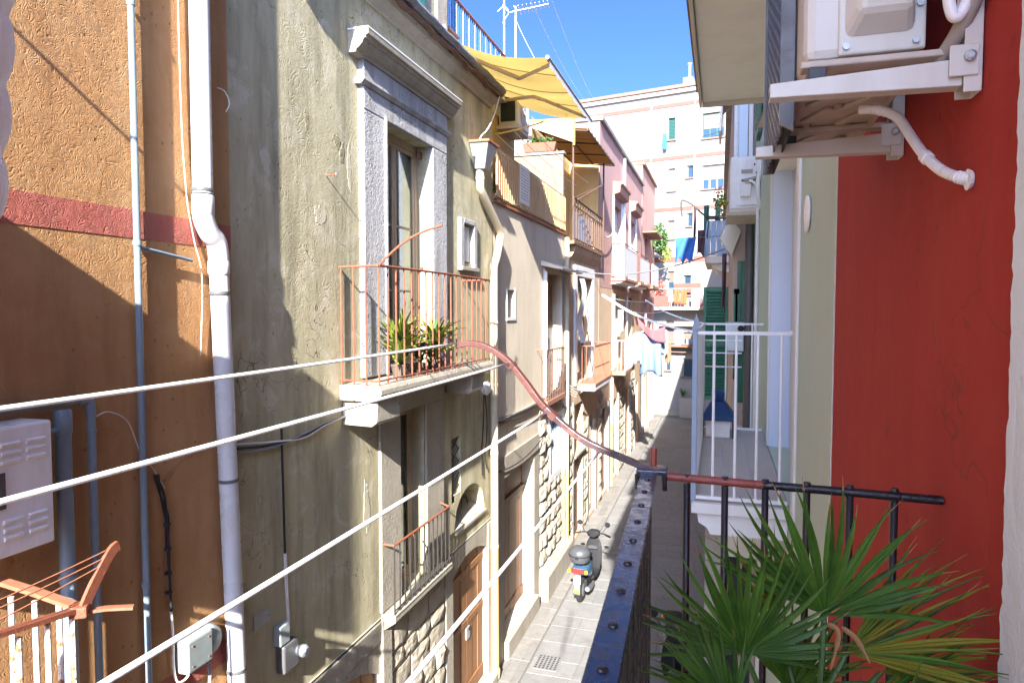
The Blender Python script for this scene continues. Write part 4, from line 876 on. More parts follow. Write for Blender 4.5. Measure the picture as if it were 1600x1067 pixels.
# clothes bracket of the terrace
t = thing('clothes_bracket', 'thin yellow bracket carrying clotheslines above the slatted terrace railing', 'clothesline', (-3.2, 9.7, 8.3))
MB().tube([(-3.38,9.72,8.05),(-2.88,9.75,8.12),(-2.5,9.8,8.22)], .012, 6).obj('arm', 'leather_yellow', t)
for k, x_ in enumerate((-3.2,-2.95,-2.7)): MB().tube(sag((x_,9.74,8.07+.05*k),(x_,14.4,8.05+.05*k),.06), .005, 5).obj('line', 'rope', t)

# ------------------------------------------------------------------ tan house with loggia (left, fourth)
h4 = thing('tan_house', 'narrow tan house with a yellow loggia under a reed mat canopy', 'house', (-3.2, 16.6, 0))
C0, C1 = 14.6, 18.7
ops4 = [(15.55,17.5,3.72,6.25,.22), (15.35,16.55,2.1,3.25,.18), (15.4,16.3,.1,1.95,.15), (17.2,18.2,.1,2.7,.15)]
wall_x('wall', 'tan_stucco', h4, XL-.006, C0, C1, 0, 6.9, ops4)
MB().box(-7, XL+.16, C0+.02, 18.4, 6.90, 6.98).obj('loggia_floor', 'brown_edge', h4, bevel=.006); MB().prism([(XL,6.60),(XL+.10,6.76),(XL+.14,6.895),(XL,6.895)], 'y', 14.9, 18.3).obj('bracket', 'tan_stucco', h4)
wall_x('loggia_back', 'yellow_stucco', h4, -4.0, C0, C1, 6.98, 9.7, [(15.4,16.6,6.98,9.0,.15)]); MB().box(-4.2, -4.14, 15.3, 16.7, 6.98, 9.1).obj('loggia_door', 'blue_panel', h4)
MB().box(-5.2, XL-.01, 18.55, 18.68, 6.98, 9.7).obj('loggia_side', 'yellow_stucco', h4)
rl = MB().tube([(-3.06,14.62,7.90),(-3.06,18.35,7.90)], .02, 8).obj('railing', 'brown_iron', h4, auto=True); MB().tube([(-3.06,14.62,7.74),(-3.06,18.35,7.74)], .012, 6).obj('mid_rail', 'brown_iron', rl); MB().tube([(-3.06,14.62,7.03),(-3.06,18.35,7.03)], .014, 6).obj('bottom_rail', 'brown_iron', rl)
bars(rl, bar_mesh('brown_iron', .013, 6.98, 7.9), [(-3.06, 14.65+k*.285, 6.98) for k in range(14)])
MB().box(-3.10, -3.075, 14.7, 16.9, 7.05, 7.62).obj('blue_screen', 'blue_panel', rl); MB().box(-3.10, -3.075, 16.92, 18.3, 7.05, 7.72).obj('wood_screen', 'wood_light', rl)
for (x_, y_) in ((-3.08,14.64),(-3.02,18.3)): MB().tube([(x_,y_,6.98),(x_,y_,9.36)], .024, 8).obj('post', 'brown_iron', h4, auto=True)
MB().tube([(-3.06,14.7,7.9),(-2.75,15.2,8.15)], .012, 6).obj('line_arm', 'brown_iron', rl); MB().tube([(-3.0,14.7,7.85),(-2.5,15.0,8.2)], .012, 6).obj('line_arm', 'brown_iron', rl)
cn = MB().grid(lambda u, v: (-3.9+1.15*v, 14.62+3.8*u, 9.46-.12*v+.02*math.sin(u*60)), 60, 6).obj('mat_canopy', 'rattan', h4, solid=.012)
for q in (0,.33,.66,1): MB().tube([(-3.9,14.65+3.74*q,9.43),(-2.76,14.65+3.74*q,9.30)], .016, 6).obj('batten', 'brown_iron', cn)
for v_ in (0,.5,1): MB().tube([(-3.9+1.14*v_,14.6,9.44-.13*v_),(-3.9+1.14*v_,18.45,9.44-.13*v_)], .02, 6).obj('beam', 'brown_iron', cn)
ws = MB().add([(-4.35,14.60,9.58),(-3.05,14.60,9.54),(-3.05,14.60,9.06)], [(0,1,2)]).obj('white_sheet', 'sheet_white', h4, solid=.004)
MB().tube([(-4.4,14.6,9.60),(-3.03,14.6,9.56)], .02, 6).obj('sheet_bar', 'leather_yellow', ws)
MB().tube([(-3.05,14.58,9.56),(-3.05,14.58,9.0)], .022, 6).obj('sheet_bar', 'leather_yellow', ws)
# balcony door and balcony
b = MB().box(XL, XL+.05, 15.3, 15.55, 3.72, 6.25).obj('door_surround', 'white_paint', h4, bevel=.01); MB().box(XL, XL+.05, 17.5, 17.8, 3.72, 6.25).obj('jamb', 'white_paint', b, bevel=.01); MB().box(XL, XL+.052, 15.3, 17.8, 6.25, 6.5).obj('lintel', 'white_paint', b, bevel=.01)
casement(h4, XL-.006, -1, 15.55, 17.5, 3.72, 6.25, .22, 2, (.5,), 'wood_dark', 'pane_dark', .08, False, 'door')
MB().grid(lambda u, v: (XL+.06+.06*math.sin(v*7)+.05*u, 15.7+.35*u, 6.2-1.5*v), 6, 12).obj('curtain', 'cloth_white', b, smooth=True)
bl4 = MB().box(XL+.002, -2.78, 15.8, 18.3, 3.56, 3.68).obj('balcony', 'white_paint', h4, bevel=.012); MB().box(XL+.002, -2.765, 15.785, 18.315, 3.682, 3.74).obj('tile_edge', 'salmon_tile', bl4, bevel=.008)
MB().tube([(XL,15.85,4.62),(-2.81,15.85,4.62),(-2.81,18.25,4.60),(XL,18.25,4.60)], .013, 6).obj('top_rail', 'rust_light', bl4); MB().tube([(-2.81,15.85,4.12),(-2.81,18.25,4.1)], .01, 6).obj('mid_rail', 'rust_light', bl4)
bars(bl4, bar_mesh('rust_light', .009, 3.74, 4.62), [(-2.81, 15.85+2.4*k/16, 3.74) for k in range(17)] + [(-3.0,15.85,3.74),(-3.1,15.85,3.74)])
MB().tube(smooth_path([(-2.85,15.9,4.6),(-2.95,15.95,5.1),(-3.05,16.1,5.7)]), .02, 6).obj('broom_handle', 'white_metal', bl4)
# ground floor
w = MB().box(XL-.19, XL-.18, 15.35, 16.55, 2.1, 3.25).obj('window', 'wood_dark', h4); MB().box(XL, XL+.04, 15.2, 15.35, 2.0, 3.35).obj('trim', 'limestone', w, bevel=.006); MB().prism([(15.3,2.05),(16.6,2.05),(16.6,2.1),(15.3,2.1)], 'x', XL, XL+.08).obj('sill', 'limestone', w)
for yy in (15.6,15.95,16.3): MB().box(XL-.17, XL-.14, yy, yy+.05, 2.1, 3.25).obj('mullion', 'wood_honey', w)
plank_door(h4, XL, -1, 15.4, 16.3, .1, 1.95, .12, 'wood_dark', 1, 3); plank_door(h4, XL, -1, 17.2, 18.2, .1, 2.7, .12, 'grey_shutter', 1, 4)
for a, c in ((14.62,14.72),(15.2,15.36),(16.34,16.5),(17.02,17.18),(18.24,18.4)): MB().box(XL-.002, XL+.03, a, c, .02, 2.75 if a > 16.8 else 2.0).obj('pilaster', 'limestone', h4, bevel=.006)
stone_courses(h4, XL, 16.52, 17.0, .1, 2.7, .3, .25, .5, .04, seed=21); stone_courses(h4, XL, 14.75, 15.18, .1, 3.3, .33, .25, .45, .04, seed=22)
t = thing('cable_tangle', 'tangle of white cables looped across the near corner of the tan house', 'cables', (-3.1, 14.7, 3.6))
for k in range(4): MB().tube(smooth_path([(-3.15,14.3,3.75+.05*k),(-3.05+.02*k,14.8,3.55+.05*k),(-3.0,15.3,3.6+.02*k),(-2.95,15.7,3.62)]), .008, 5).obj('cable', 'cable_white', t)

# ------------------------------------------------------------------ pink house (left, fifth) and its neighbour
h5 = thing('pink_house', 'dusty pink house with moulded window hoods and white balcony panels', 'house', (-3.2, 24, 0))
D0, D1 = 18.72, 29.2
ops5 = [(21.3,23.0,6.5,8.75,.2), (25.3,27.0,6.5,8.75,.2), (21.5,22.9,3.6,5.9,.2), (24.6,26.2,4.0,5.9,.2), (19.2,20.3,.1,2.6,.15), (21.0,22.4,.1,2.6,.15), (24.2,25.6,.1,2.6,.15), (27.2,28.3,.1,2.5,.15)]
wall_x('wall', 'pink_stucco', h5, XL, D0, D1, 6.1, 10.6, [o for o in ops5 if o[2] > 6]); wall_x('lower_wall', 'tan_stucco', h5, XL-.004, D0, D1, 0, 6.1, [o for o in ops5 if o[2] < 6])
MB().add([(-8,D0,0),(XL,D0,0),(XL,D0,10.6),(-8,D0,10.6)], [(0,1,2,3)]).obj('end_wall', basic('pink_pale', (.26,.18,.15), .85, .1, 3, .2, 30), h5)
MB().box(-8, XL+.10, D0-.06, D1, 10.60, 10.72).obj('coping', 'gutter_lead', h5, bevel=.01)
for a, c in ((21.1,23.2),(25.1,27.2)):
    hd = MB().prism([(XL,8.98),(XL+.22,9.05),(XL+.24,9.26),(XL+.30,9.30),(XL+.30,9.36),(XL,9.40)], 'y', a, c).obj('window_hood', 'salmon_tile', h5, bevel=.008)
    MB().box(XL, XL+.04, a, a+.2, 6.5, 8.98).obj('jamb', 'white_paint', hd); MB().box(XL, XL+.04, c-.2, c, 6.5, 8.98).obj('jamb', 'white_paint', hd)
for a, c in ((21.3,23.0),(25.3,27.0)): casement(h5, XL, -1, a, c, 6.5, 8.75, .2, 2, (.5,), 'white_paint', 'pane_dark', .08, False, 'door')
for a, c in ((20.85,24.2),(25.0,28.6)):
    bb = MB().box(XL+.002, -2.76, a, c, 6.34, 6.44).obj('balcony', 'salmon_tile', h5, bevel=.012); MB().prism([(XL+.002,6.24),(-2.85,6.31),(-2.85,6.338),(XL+.002,6.338)], 'y', a+.06, c-.06).obj('soffit', 'white_paint', bb)
    MB().tube([(XL,a+.04,7.46),(-2.79,a+.04,7.46),(-2.79,c-.04,7.46),(XL,c-.04,7.46)], .02, 6).obj('top_rail', 'rust', bb)
    bars(bb, bar_mesh('rust', .014, 6.44, 7.46), [(-2.79, a+.04, 6.44), (-2.79, c-.04, 6.44), (-3.0, a+.04, 6.44)])
    MB().box(-2.815, -2.80, a+.12, c-.12, 6.5, 7.40).obj('screen', 'cloth_white', bb)
b5 = MB().box(XL+.002, -2.78, 21.2, 23.6, 3.42, 3.56).obj('balcony', 'salmon_tile', h5, bevel=.012)
MB().tube([(XL,21.25,4.5),(-2.81,21.25,4.5),(-2.81,23.55,4.5)], .014, 6).obj('top_rail', 'white_metal', b5); bars(b5, bar_mesh('white_metal', .010, 3.56, 4.5), [(-2.81, 21.25+2.3*k/14, 3.56) for k in range(15)] + [(-2.92,21.25,3.56),(-3.04,21.25,3.56)])
MB().lathe([(.09,0),(.13,.22),(.12,.22)], (-3.0,21.5,3.57), 12).obj('flower_pot', 'terracotta', b5, auto=True)
casement(h5, XL, -1, 21.5, 22.9, 3.6, 5.9, .2, 2, (.5,), 'white_paint', 'pane_teal', .08, False, 'door'); casement(h5, XL, -1, 24.6, 26.2, 4.0, 5.9, .2, 2, (.5,), 'wood_dark', 'pane_dark', .08, False)
MB().box(XL, XL+.06, 21.2, 21.45, 3.58, 5.95).obj('trim', 'white_paint', h5, bevel=.01); MB().box(XL, XL+.06, 24.35, 24.58, 3.9, 5.95).obj('trim', 'white_paint', h5, bevel=.01)
plank_door(h5, XL, -1, 19.2, 20.3, .1, 2.6, .12, 'wood_dark', 2, 2); plank_door(h5, XL, -1, 21.0, 22.4, .1, 2.6, .12, 'wood_honey', 2, 3); plank_door(h5, XL, -1, 24.2, 25.6, .1, 2.6, .12, 'brown_shutter', 2, 2); plank_door(h5, XL, -1, 27.2, 28.3, .1, 2.5, .12, 'wood_dark', 2, 2)
for a, c in ((20.35,20.6),(20.75,20.98),(22.42,22.65),(23.95,24.18),(25.62,25.85),(26.95,27.18)): MB().box(XL, XL+.05, a, c, 0, 2.75).obj('pilaster', 'limestone', h5, bevel=.008)
stone_courses(h5, XL, 22.66, 23.94, .1, 3.2, .36, .3, .6, .05, seed=31); stone_courses(h5, XL, 25.9, 26.9, .1, 3.2, .4, .4, .7, .05, seed=32); stone_courses(h5, XL, 18.8, 19.15, .1, 3.2, .4, .35, .5, .05, seed=33)
for yy, z1 in ((23.2,10.5),(20.75,3.4)):
    t = thing('drainpipe', 'thin pale downpipe between the two hooded windows of the pink house' if yy > 22 else 'ochre downpipe with a beige top below the pink house balcony', 'drainpipe', (-3.12, yy, 0))
    MB().tube([(-3.13,yy,z1),(-3.13,yy,6.5 if yy > 22 else 2.0)], .05, 10).obj('pipe', 'white_metal' if yy > 22 else 'pipe_beige', t, auto=True)
    if yy < 22: MB().tube([(-3.13,yy,2.0),(-3.13,yy,.05)], .052, 10).obj('foot_pipe', 'pipe_ochre', t, auto=True)
h6 = thing('mauve_house', 'mauve house with a brown roof edge at the far end of the left row', 'house', (-3.2, 32, 0))
wall_x('wall', 'pink_stucco', h6, XL+.01, 29.24, 35.0, 3.2, 11.5, [(30.2,31.4,3.8,5.9,.2),(32.6,33.8,3.8,5.9,.2),(30.4,31.6,6.5,8.6,.2)]); wall_x('lower_wall', 'beige_stucco', h6, XL+.02, 29.24, 35.0, 0, 3.2, [(30.0,31.2,.1,2.5,.2),(32.4,33.4,.1,2.5,.2)])
MB().box(-8, XL+.12, 29.2, 35.05, 11.5, 11.62).obj('coping', 'brown_edge', h6, bevel=.01); MB().add([(-8,29.24,9),(XL+.01,29.24,9),(XL+.01,29.24,11.5),(-8,29.24,11.5)], [(0,1,2,3)]).obj('end_wall', 'pink_pale', h6)
casement(h6, XL, -1, 30.2, 31.4, 3.8, 5.9, .2, 2, (.5,), 'white_paint', 'pane_dark', .08, False); casement(h6, XL, -1, 32.6, 33.8, 3.8, 5.9, .2, 2, (.5,), 'white_paint', 'pane_dark', .08, False); casement(h6, XL, -1, 30.4, 31.6, 6.5, 8.6, .2, 2, (.5,), 'white_paint', 'pane_dark', .08, False, 'door')
plank_door(h6, XL, -1, 30.0, 31.2, .1, 2.5, .15, 'terracotta', 2, 2); plank_door(h6, XL, -1, 32.4, 33.4, .1, 2.5, .15, 'wood_honey', 2, 2)
bb = MB().box(XL+.02, -2.74, 29.5, 32.6, 6.34, 6.46).obj('balcony', 'brown_edge', h6, bevel=.01); MB().box(-2.80, -2.77, 29.6, 32.5, 6.5, 7.4).obj('screen', 'cloth_white', bb); MB().box(XL+.02, -2.6, 29.4, 32.7, 8.7, 8.76).obj('roof_slab', 'brown_edge', bb)
for yy in (29.7,31.9,34.2): MB().box(XL+.02, XL+.10, yy, yy+.3, 0, 3.1).obj('pilaster', 'limestone', h6, bevel=.01)
t = thing('climbing_plant', 'green creeper hanging over the mauve house wall in front of the white block', 'plant', (-3.0, 34.5, 8)); leafball(t, (-2.9,34.3,8.9), (.4,.9,.8), 420, .22, 'leaf_green', 77); leafball(t, (-2.6,34.6,8.2), (.35,.6,.5), 120, .18, 'leaf_lime', 78)

for k, (z0, z1, s_) in enumerate(((3.86,3.98,.10),(3.80,3.92,.16),(3.06,3.10,.10))):
    y1 = 14.2 if k < 2 else 12.2
    cable(('upper grey cable strung along the beige house above its wooden door','lower grey cable strung along the beige house above its wooden door','dark cable lying on the stone lintel of the beige house door')[k], (-3.14,9.6,z0), (-3.12,y1,z1), s_, ('cable_grey','cable_black','cable_black')[k], .011, 'wall_cable')
# ------------------------------------------------------------------ white apartment block closing the alley
FP, FD, FN = Vector((-1.09,36.0,0)), Vector((-.979,.204,0)), Vector((-.204,-.979,0))
def F(s, z, o=0): return FP + FD*s + FN*o + Vector((0,0,z))
def fbox(b, s0, s1, z0, z1, o0, o1):
    vs = [F(s,z,o) for z in (z0,z1) for s, o in ((s0,o0),(s1,o0),(s1,o1),(s0,o1))]
    return b.add(vs, [(0,3,2,1),(4,5,6,7),(0,1,5,4),(1,2,6,5),(2,3,7,6),(3,0,4,7)])
fb = thing('apartment_block', 'tall cream-white apartment block with salmon bands closing the alley', 'apartment block', tuple(F(2,0)))
wins = [(1.26,1.63,14.13,15.24,'teal'),(-1.17,-.12,14.0,15.24,'roll_teal'),(1.23,1.61,11.54,12.68,'roller'),(.26,.65,12.13,12.74,'small'),(-1.21,-.12,11.49,12.67,'roll_blue'),
        (1.23,1.61,9.09,10.03,'roller'),(.29,.62,9.69,10.36,'small'),(1.23,1.58,6.16,7.42,'half'),(-1.3,-.3,9.0,10.1,'roll_blue'),(.35,.75,6.2,7.2,'small'),
        (1.2,1.62,3.75,4.9,'roller'),(.12,.75,3.7,4.3,'roll_blue'),(.1,.75,2.0,2.95,'pane'),(1.35,1.65,2.3,2.8,'small'),(3.2,3.6,14.1,15.2,'roller'),(4.6,5.6,14.0,15.2,'roll_blue')]
wins = wins[:14]
b = MB(); ss = sorted({-9.0, 6.3, *[v for w in wins for v in w[:2]]}); zs = sorted({0.0, 16.4, *[v for w in wins for v in w[2:4]]})
for i in range(len(ss)-1):
    for j in range(len(zs)-1):
        sc, zc = (ss[i]+ss[i+1])/2, (zs[j]+zs[j+1])/2
        if any(w[0] < sc < w[1] and w[2] < zc < w[3] for w in wins): continue
        b.add([F(ss[i],zs[j]),F(ss[i+1],zs[j]),F(ss[i+1],zs[j+1]),F(ss[i],zs[j+1])], [(0,1,2,3)])
for w in wins:
    for p in ((w[0],w[2],w[0],w[3]),(w[1],w[2],w[1],w[3]),(w[0],w[2],w[1],w[2]),(w[0],w[3],w[1],w[3])):
        b.add([F(p[0],p[1]),F(p[2],p[3]),F(p[2],p[3],-.15),F(p[0],p[1],-.15)], [(0,1,2,3)])
b.obj('wall', 'far_stucco', fb)
b = MB(); fbox(b, 6.3, 6.28, 0, 16.4, -10, 0); b.obj('side_wall', 'far_stucco', fb); b = MB(); fbox(b, -9, 6.3, 16.3, 16.36, -10, -.02); b.obj('roof', 'cream_paint', fb)
b = MB(); fbox(b, -9, 6.45, 16.40, 16.62, -.3, .16); b.obj('cornice', 'far_stucco', fb, bevel=.03); b = MB(); fbox(b, -9, 6.5, 16.62, 16.80, -.3, .24); b.obj('roof_tiles', 'far_tile', fb, bevel=.03)
for z0, z1 in ((15.77,15.97),(13.1,13.29),(10.5,10.69),(7.9,8.15)):
    b = MB(); fbox(b, -9, 6.3, z0, z1, -.02, .03); b.obj('painted_band', 'salmon_paint', fb)
b = MB(); fbox(b, -.14, 1.24, 6.31, 6.79, -.02, .02); b.obj('painted_band', 'salmon_paint', fb)
for (s0,s1,z0,z1,kind) in wins:
    b = MB(); fbox(b, s0, s1, z0, z1, -.16, -.14); m = {'teal':'far_teal','small':'far_pane','pane':'far_pane'}.get(kind, 'far_pane'); w = b.obj('window', m, fb)
    b = MB(); fbox(b, s0-.06, s1+.06, z0-.07, z0-.005, 0.001, .10); b.obj('sill', 'far_tile', w)
    b = MB(); fbox(b, s0+.001, s0+.05, z0, z1, -.14, -.10); fbox(b, s1-.05, s1-.001, z0, z1, -.14, -.10); fbox(b, s0+.05, s1-.05, z1-.05, z1-.001, -.14, -.10); b.obj('frame', 'far_teal' if 'teal' in kind else 'far_stucco', w)
    if kind == 'teal':
        for k in range(14): b = MB(); q = z0+.06+k*(z1-z0-.12)/14; fbox(b, s0+.05, s1-.05, q, q+.045, -.14, -.11); b.obj('slat', 'far_teal', w)
    if kind.startswith('roll'):
        b = MB(); q = z0 if kind == 'roller' else z0+(z1-z0)*.38; fbox(b, s0+.05, s1-.05, q, z1-.05, -.139, -.118); b.obj('roller_blind', 'far_blind', w)
        if kind != 'roller':
            b = MB(); n = 3
            for k in range(1, n): c = s0+(s1-s0)*k/n; fbox(b, c-.04, c+.04, z0, q, -.139, -.11)
            b.obj('mullion', 'far_teal' if 'teal' in kind else 'far_stucco', w)
    if kind == 'half': b = MB(); fbox(b, s0+.05, s1-.05, z0+(z1-z0)*.55, z1-.05, -.139, -.12); b.obj('roller_blind', 'far_tile', w)
for s_ in (2.5, .26):
    t = MB().tube([F(s_,16.3,.06), F(s_,8,.06)], .05, 8).obj('downpipe', 'far_stucco', fb, auto=True)
ch = MB(); fbox(ch, .5, 1.0, 16.80, 17.3, -.9, -.4); c_ = ch.obj('chimney', 'far_stucco', fb, bevel=.02); MB().tube([F(.72,17.3,-.65),F(.72,18.0,-.65)], .07, 10).obj('flue', 'galv', c_, auto=True); MB().lathe([(.12,0),(.12,.05)], F(.72,18.0,-.65), 10).obj('flue_cap', 'galv', c_)
# its balconies
bb = MB(); fbox(bb, -3, 2.2, 5.42, 5.60, .0, 1.0); bo = bb.obj('balcony', 'limestone', fb, bevel=.02); bb = MB(); fbox(bb, 1.24, 2.1, 5.62, 6.15, .85, .95); bo2 = bb.obj('parapet', 'salmon_paint', bo)
for k in range(14): MB().tube([F(1.2-k*.28,5.6,.92),F(1.2-k*.28,6.5,.92)], .015, 5).obj('bar', 'galv', bo)
MB().tube([F(2.1,6.5,.92),F(-3,6.5,.92)], .02, 6).obj('rail', 'galv', bo)
for z_ in (3.25, 3.55):
    bb = MB(); fbox(bb, -2, 1.9, z_, z_+.05, .0, .7 if z_ > 3.4 else .3); bb.obj('ledge', 'brown_edge', fb)
bb = MB(); fbox(bb, -2, 1.9, 4.60, 4.70, .0, .35); bb.obj('ledge', 'limestone', fb); bb = MB(); fbox(bb, -2, 2.4, 0, .25, .0, .4); bb.obj('kerb', 'limestone', fb)
for k, (s_, w_, z0, m) in enumerate(((.95,.28,5.72,'cloth_red'),(.62,.3,5.68,'cloth_red'),(1.22,.2,5.8,'cloth_white'),(.05,.42,5.55,'cloth_white'),(-.25,.16,5.6,'cloth_pink'))):
    lab = ('orange-red cloth drying on the far block balcony, left of two','orange-red cloth drying on the far block balcony, right of two','small patterned white cloth left of the orange-red ones on the far balcony','white sheet drying on the far block balcony railing','narrow pink towel beside the white sheet on the far balcony')[k]
    o = MB().grid(lambda u, v: F(s_-w_*u, 6.46-(6.46-z0)*v, .98+.03*math.sin(u*9+v*3)), 8, 6).obj('hanging_cloth', m, loc=tuple(F(s_,z0,.98)), smooth=True, solid=.006); tag(o, lab, 'laundry', 'laundry on the far balcony')
t = thing('potted_plant', 'red-leaved shrub in a pot at the left end of the far block balcony', 'plant', tuple(F(1.8,5.6,.5))); MB().lathe([(.16,0),(.22,.4),(.2,.4)], F(1.8,5.6,.5), 10).obj('pot', 'terracotta', t, auto=True); leafball(t, F(1.8,6.5,.5), (.4,.3,.45), 260, .12, 'leaf_red', 12)
t = strappy('potted_plant', 'green agave in a grey planter at the foot of the far white block', tuple(F(.55,1.0,.6)), 18, .5, 'leaf_green', 31, w=.07, pot=None, droop=.3); MB().box(-1.9,-1.2,35.1,35.5,0,1.0).obj('planter_block', 'grey_shutter', t, bevel=.02)
t = thing('bare_wire', 'thin dark wire slung across the face of the white block below the top window', 'cable', tuple(F(1.2,14.0,.1))); MB().tube(sag(F(1.3,14.05,.1),F(-1.2,14.3,.1),.12), .014, 5).obj('wire', 'cable_black', t)
o = MB().grid(lambda u, v: F(1.85-.22*u, 14.45-.85*v, .2+.04*math.sin(u*8+v*4)), 5, 8).obj('hanging_cloth', 'cloth_blue', loc=tuple(F(1.8,13.6,.2)), smooth=True, solid=.01); tag(o, 'small dark blue cloth hanging beside the teal window of the white block', 'laundry')

# ------------------------------------------------------------------ right side: red house (with our balcony)
h7 = thing('red_house', 'deep red stucco house wall filling the right edge beside the camera', 'house', (.4, 0, 0))
wall_x('wall', 'red_stucco', h7, XR, -1.2, 2.72, 0, 9.0, (), 1); MB().box(.41, 9, -1.2, 2.71, 8.9, 9.0).obj('roof', 'brown_edge', h7); MB().box(.25, .41, -1.2, 2.70, 9.0, 9.1).obj('eaves', 'limestone', h7)
wall_x('low_wing_wall', 'red_stucco', h7, XR+.002, -12, -1.2, 0, 7.34, (), 1); MB().box(.401, 9, -12, -1.2, 7.32, 7.39).obj('low_wing_roof', 'brown_edge', h7); MB().box(.402, 9, -1.21, -1.19, 7.3, 9.0).obj('gable_wall', 'red_stucco', h7)
def jag(u, v):
    zz = 4.2+u*3.2; return (XR-.004, (-.3 if v == 0 else 1.128+.0016*math.sin(zz*23)+.0016*math.sin(zz*71+1)+.0016*math.sin(zz*163)+.002*math.sin(zz*337+2*math.sin(zz*40))), zz)
MB().grid(jag, 240, 1).obj('door_reveal', 'white_stucco', h7, solid=.006)
fl = MB().box(-.16, .395, -1.2, 1.46, 4.02, 4.16).obj('balcony_floor', 'limestone', h7, bevel=.01)
# ------------------------------------------------------------------ green house with the white balcony
h8 = thing('green_house', 'pale sage green house with a white balcony and recessed white door', 'house', (.4, 6, 0))
ops8 = [(4.02,6.05,4.35,6.65,.18),(6.9,8.3,7.36,9.6,.15)]
wall_x('wall', 'green_stucco', h8, XR, 2.722, 9.2, 0, 9.8, ops8, 1); MB().box(.41, 9, 2.72, 9.2, 9.7, 9.8).obj('roof', 'brown_edge', h8); MB().box(.3, .41, 2.72, 9.2, 9.8, 9.86).obj('eaves', 'limestone', h8)
MB().grid(lambda u, v: (XR-.003, 2.722+(v-.5)*(.012+.006*math.sin(u*900)+.005*math.sin(u*2230))+.003*math.sin(u*300), 9.0*u), 420, 1).obj('paint_edge', 'white_paint', h8, solid=.002)
# white door recess: far reveal, architrave, door leaf
b = MB().box(.56, .60, 4.02, 6.05, 4.35, 6.65).obj('door', 'white_paint', h8)
for k in range(3): MB().box(.548, .561, 4.1+k*.65, 4.65+k*.65, 4.5, 6.5).obj('panel', 'white_paint', b, bevel=.01)
MB().box(.401, .559, 6.02, 6.049, 4.352, 6.62).obj('reveal_board', 'blue_white', b); MB().box(.40, .559, 4.021, 6.02, 6.62, 6.648).obj('head_board', 'soffit_cream', b)
MB().box(.385, .401, 3.90, 4.02, 4.352, 6.76).obj('architrave', 'white_paint', b, bevel=.004); MB().box(.385, .401, 6.05, 6.12, 4.352, 6.76).obj('architrave', 'white_paint', b, bevel=.004); MB().box(.387, .402, 4.02, 6.05, 6.65, 6.76).obj('architrave', 'white_paint', b)
MB().box(.401, .43, 4.021, 4.05, 4.352, 6.62).obj('frame_post', 'white_paint', b)
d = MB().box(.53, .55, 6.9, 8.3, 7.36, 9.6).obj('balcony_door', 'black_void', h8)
for a, c in ((6.6,6.95),(7.9,8.35)):
    s_ = MB().box(.36, .395, a, c, 7.4, 9.55).obj('shutter', 'green_shutter', d); 
    for k in range(40): MB().obox((.352,(a+c)/2,7.5+k*.05),(.02,c-a-.1,.008),(0,.5,0)).obj('slat', 'green_shutter', d)
MB().lathe([(.085,0),(.088,.008),(.07,.016),(.066,.008),(.064,.004)], (XR-.016,3.54,5.95), 24, 'x').obj('vent_ring', 'white_plastic', h8, auto=True)
MB().lathe([(.064,0),(.064,.006)], (XR-.010,3.54,5.95), 20, 'x').obj('vent_face', 'cream_paint', h8)
# white balcony
wb_ = MB().box(-.15, .398, 4.20, 6.80, 4.27, 4.335).obj('balcony', 'white_paint', h8, bevel=.006)
MB().prism([(.398,4.13),(-.04,4.13),(-.06,4.17),(-.11,4.20),(-.12,4.265),(.398,4.265)], 'y', 4.26, 6.74).obj('soffit_mould', 'white_paint', wb_, bevel=.004)
tl = MB().box(0,1,0,1,0,.008).mesh('tile', basic('tile_pale', (.50,.48,.47), .65, .06, 6, .05, 40, spec=.5, rnd=.1))
for i in range(3):
    for k in range(8): inst('tile', tl, wb_, (-.147+i*.182, 4.203+k*.3245, 4.335), (0,0,0), (.178, .320, 1))
wz = 5.355
MB().box(-.155, -.125, 4.215, 4.245, 4.34, 5.37).obj('post', 'blue_panel', wb_, bevel=.003); MB().prism([(-.16,5.37),(-.12,5.37),(-.115,5.41),(-.135,5.47),(-.15,5.42)], 'y', 4.21, 4.25).obj('post_tip', 'blue_panel', wb_)
MB().box(-.125, .46, 4.222, 4.238, wz-.010, wz+.010).obj('top_rail', 'white_metal', wb_); MB().box(-.125, .39, 4.22, 4.24, 4.355, 4.375).obj('bottom_rail', 'white_metal', wb_); MB().lathe([(.02,0),(.02,.012)], (.388,4.23,wz), 10, 'x').obj('wall_flange', 'white_metal', wb_)
MB().box(-.148, -.132, 4.245, 6.77, wz-.010, wz+.010).obj('top_rail', 'white_metal', wb_); MB().box(-.15, -.13, 4.245, 6.77, 4.355, 4.375).obj('bottom_rail', 'white_metal', wb_)
MB().box(-.14, .39, 6.752, 6.768, wz-.010, wz+.008).obj('top_rail', 'white_metal', wb_); MB().box(-.14, .39, 6.75, 6.77, 4.355, 4.375).obj('bottom_rail', 'white_metal', wb_)
for zz in (5.20,5.08,4.95): MB().box(-.14, .2, 6.745, 6.757, zz-.006, zz+.006).obj('far_rail', 'white_metal', wb_)
wm = MB().tube([(0,0,0),(0,0,wz-4.36)], .0085, 8).mesh('bar', 'white_metal'); bars(wb_, wm, [(x_, 4.23, 4.36) for x_ in (-.03,.095,.215,.345)] + [(x_, 6.76, 4.36) for x_ in (-.05,.06,.29)] + [(-.14, 4.36+k*.12, 4.36) for k in range(20)])
for yy, s_ in ((4.23,1),(6.76,1)):
    MB().strip(smooth_path([(-.13,yy,wz),(-.34,yy,wz+.05),(-.52,yy,wz+.12),(-.70,yy,wz+.23)]), .012, .026, (0,1,0)).obj('line_arm', 'white_metal', wb_)
for x_, z_ in ((-.66,5.565),(-.5,5.475),(-.34,5.41)): MB().tube(sag((x_,4.23,z_),(x_,6.76,z_),.01), .0025, 5).obj('line', 'rope', wb_)
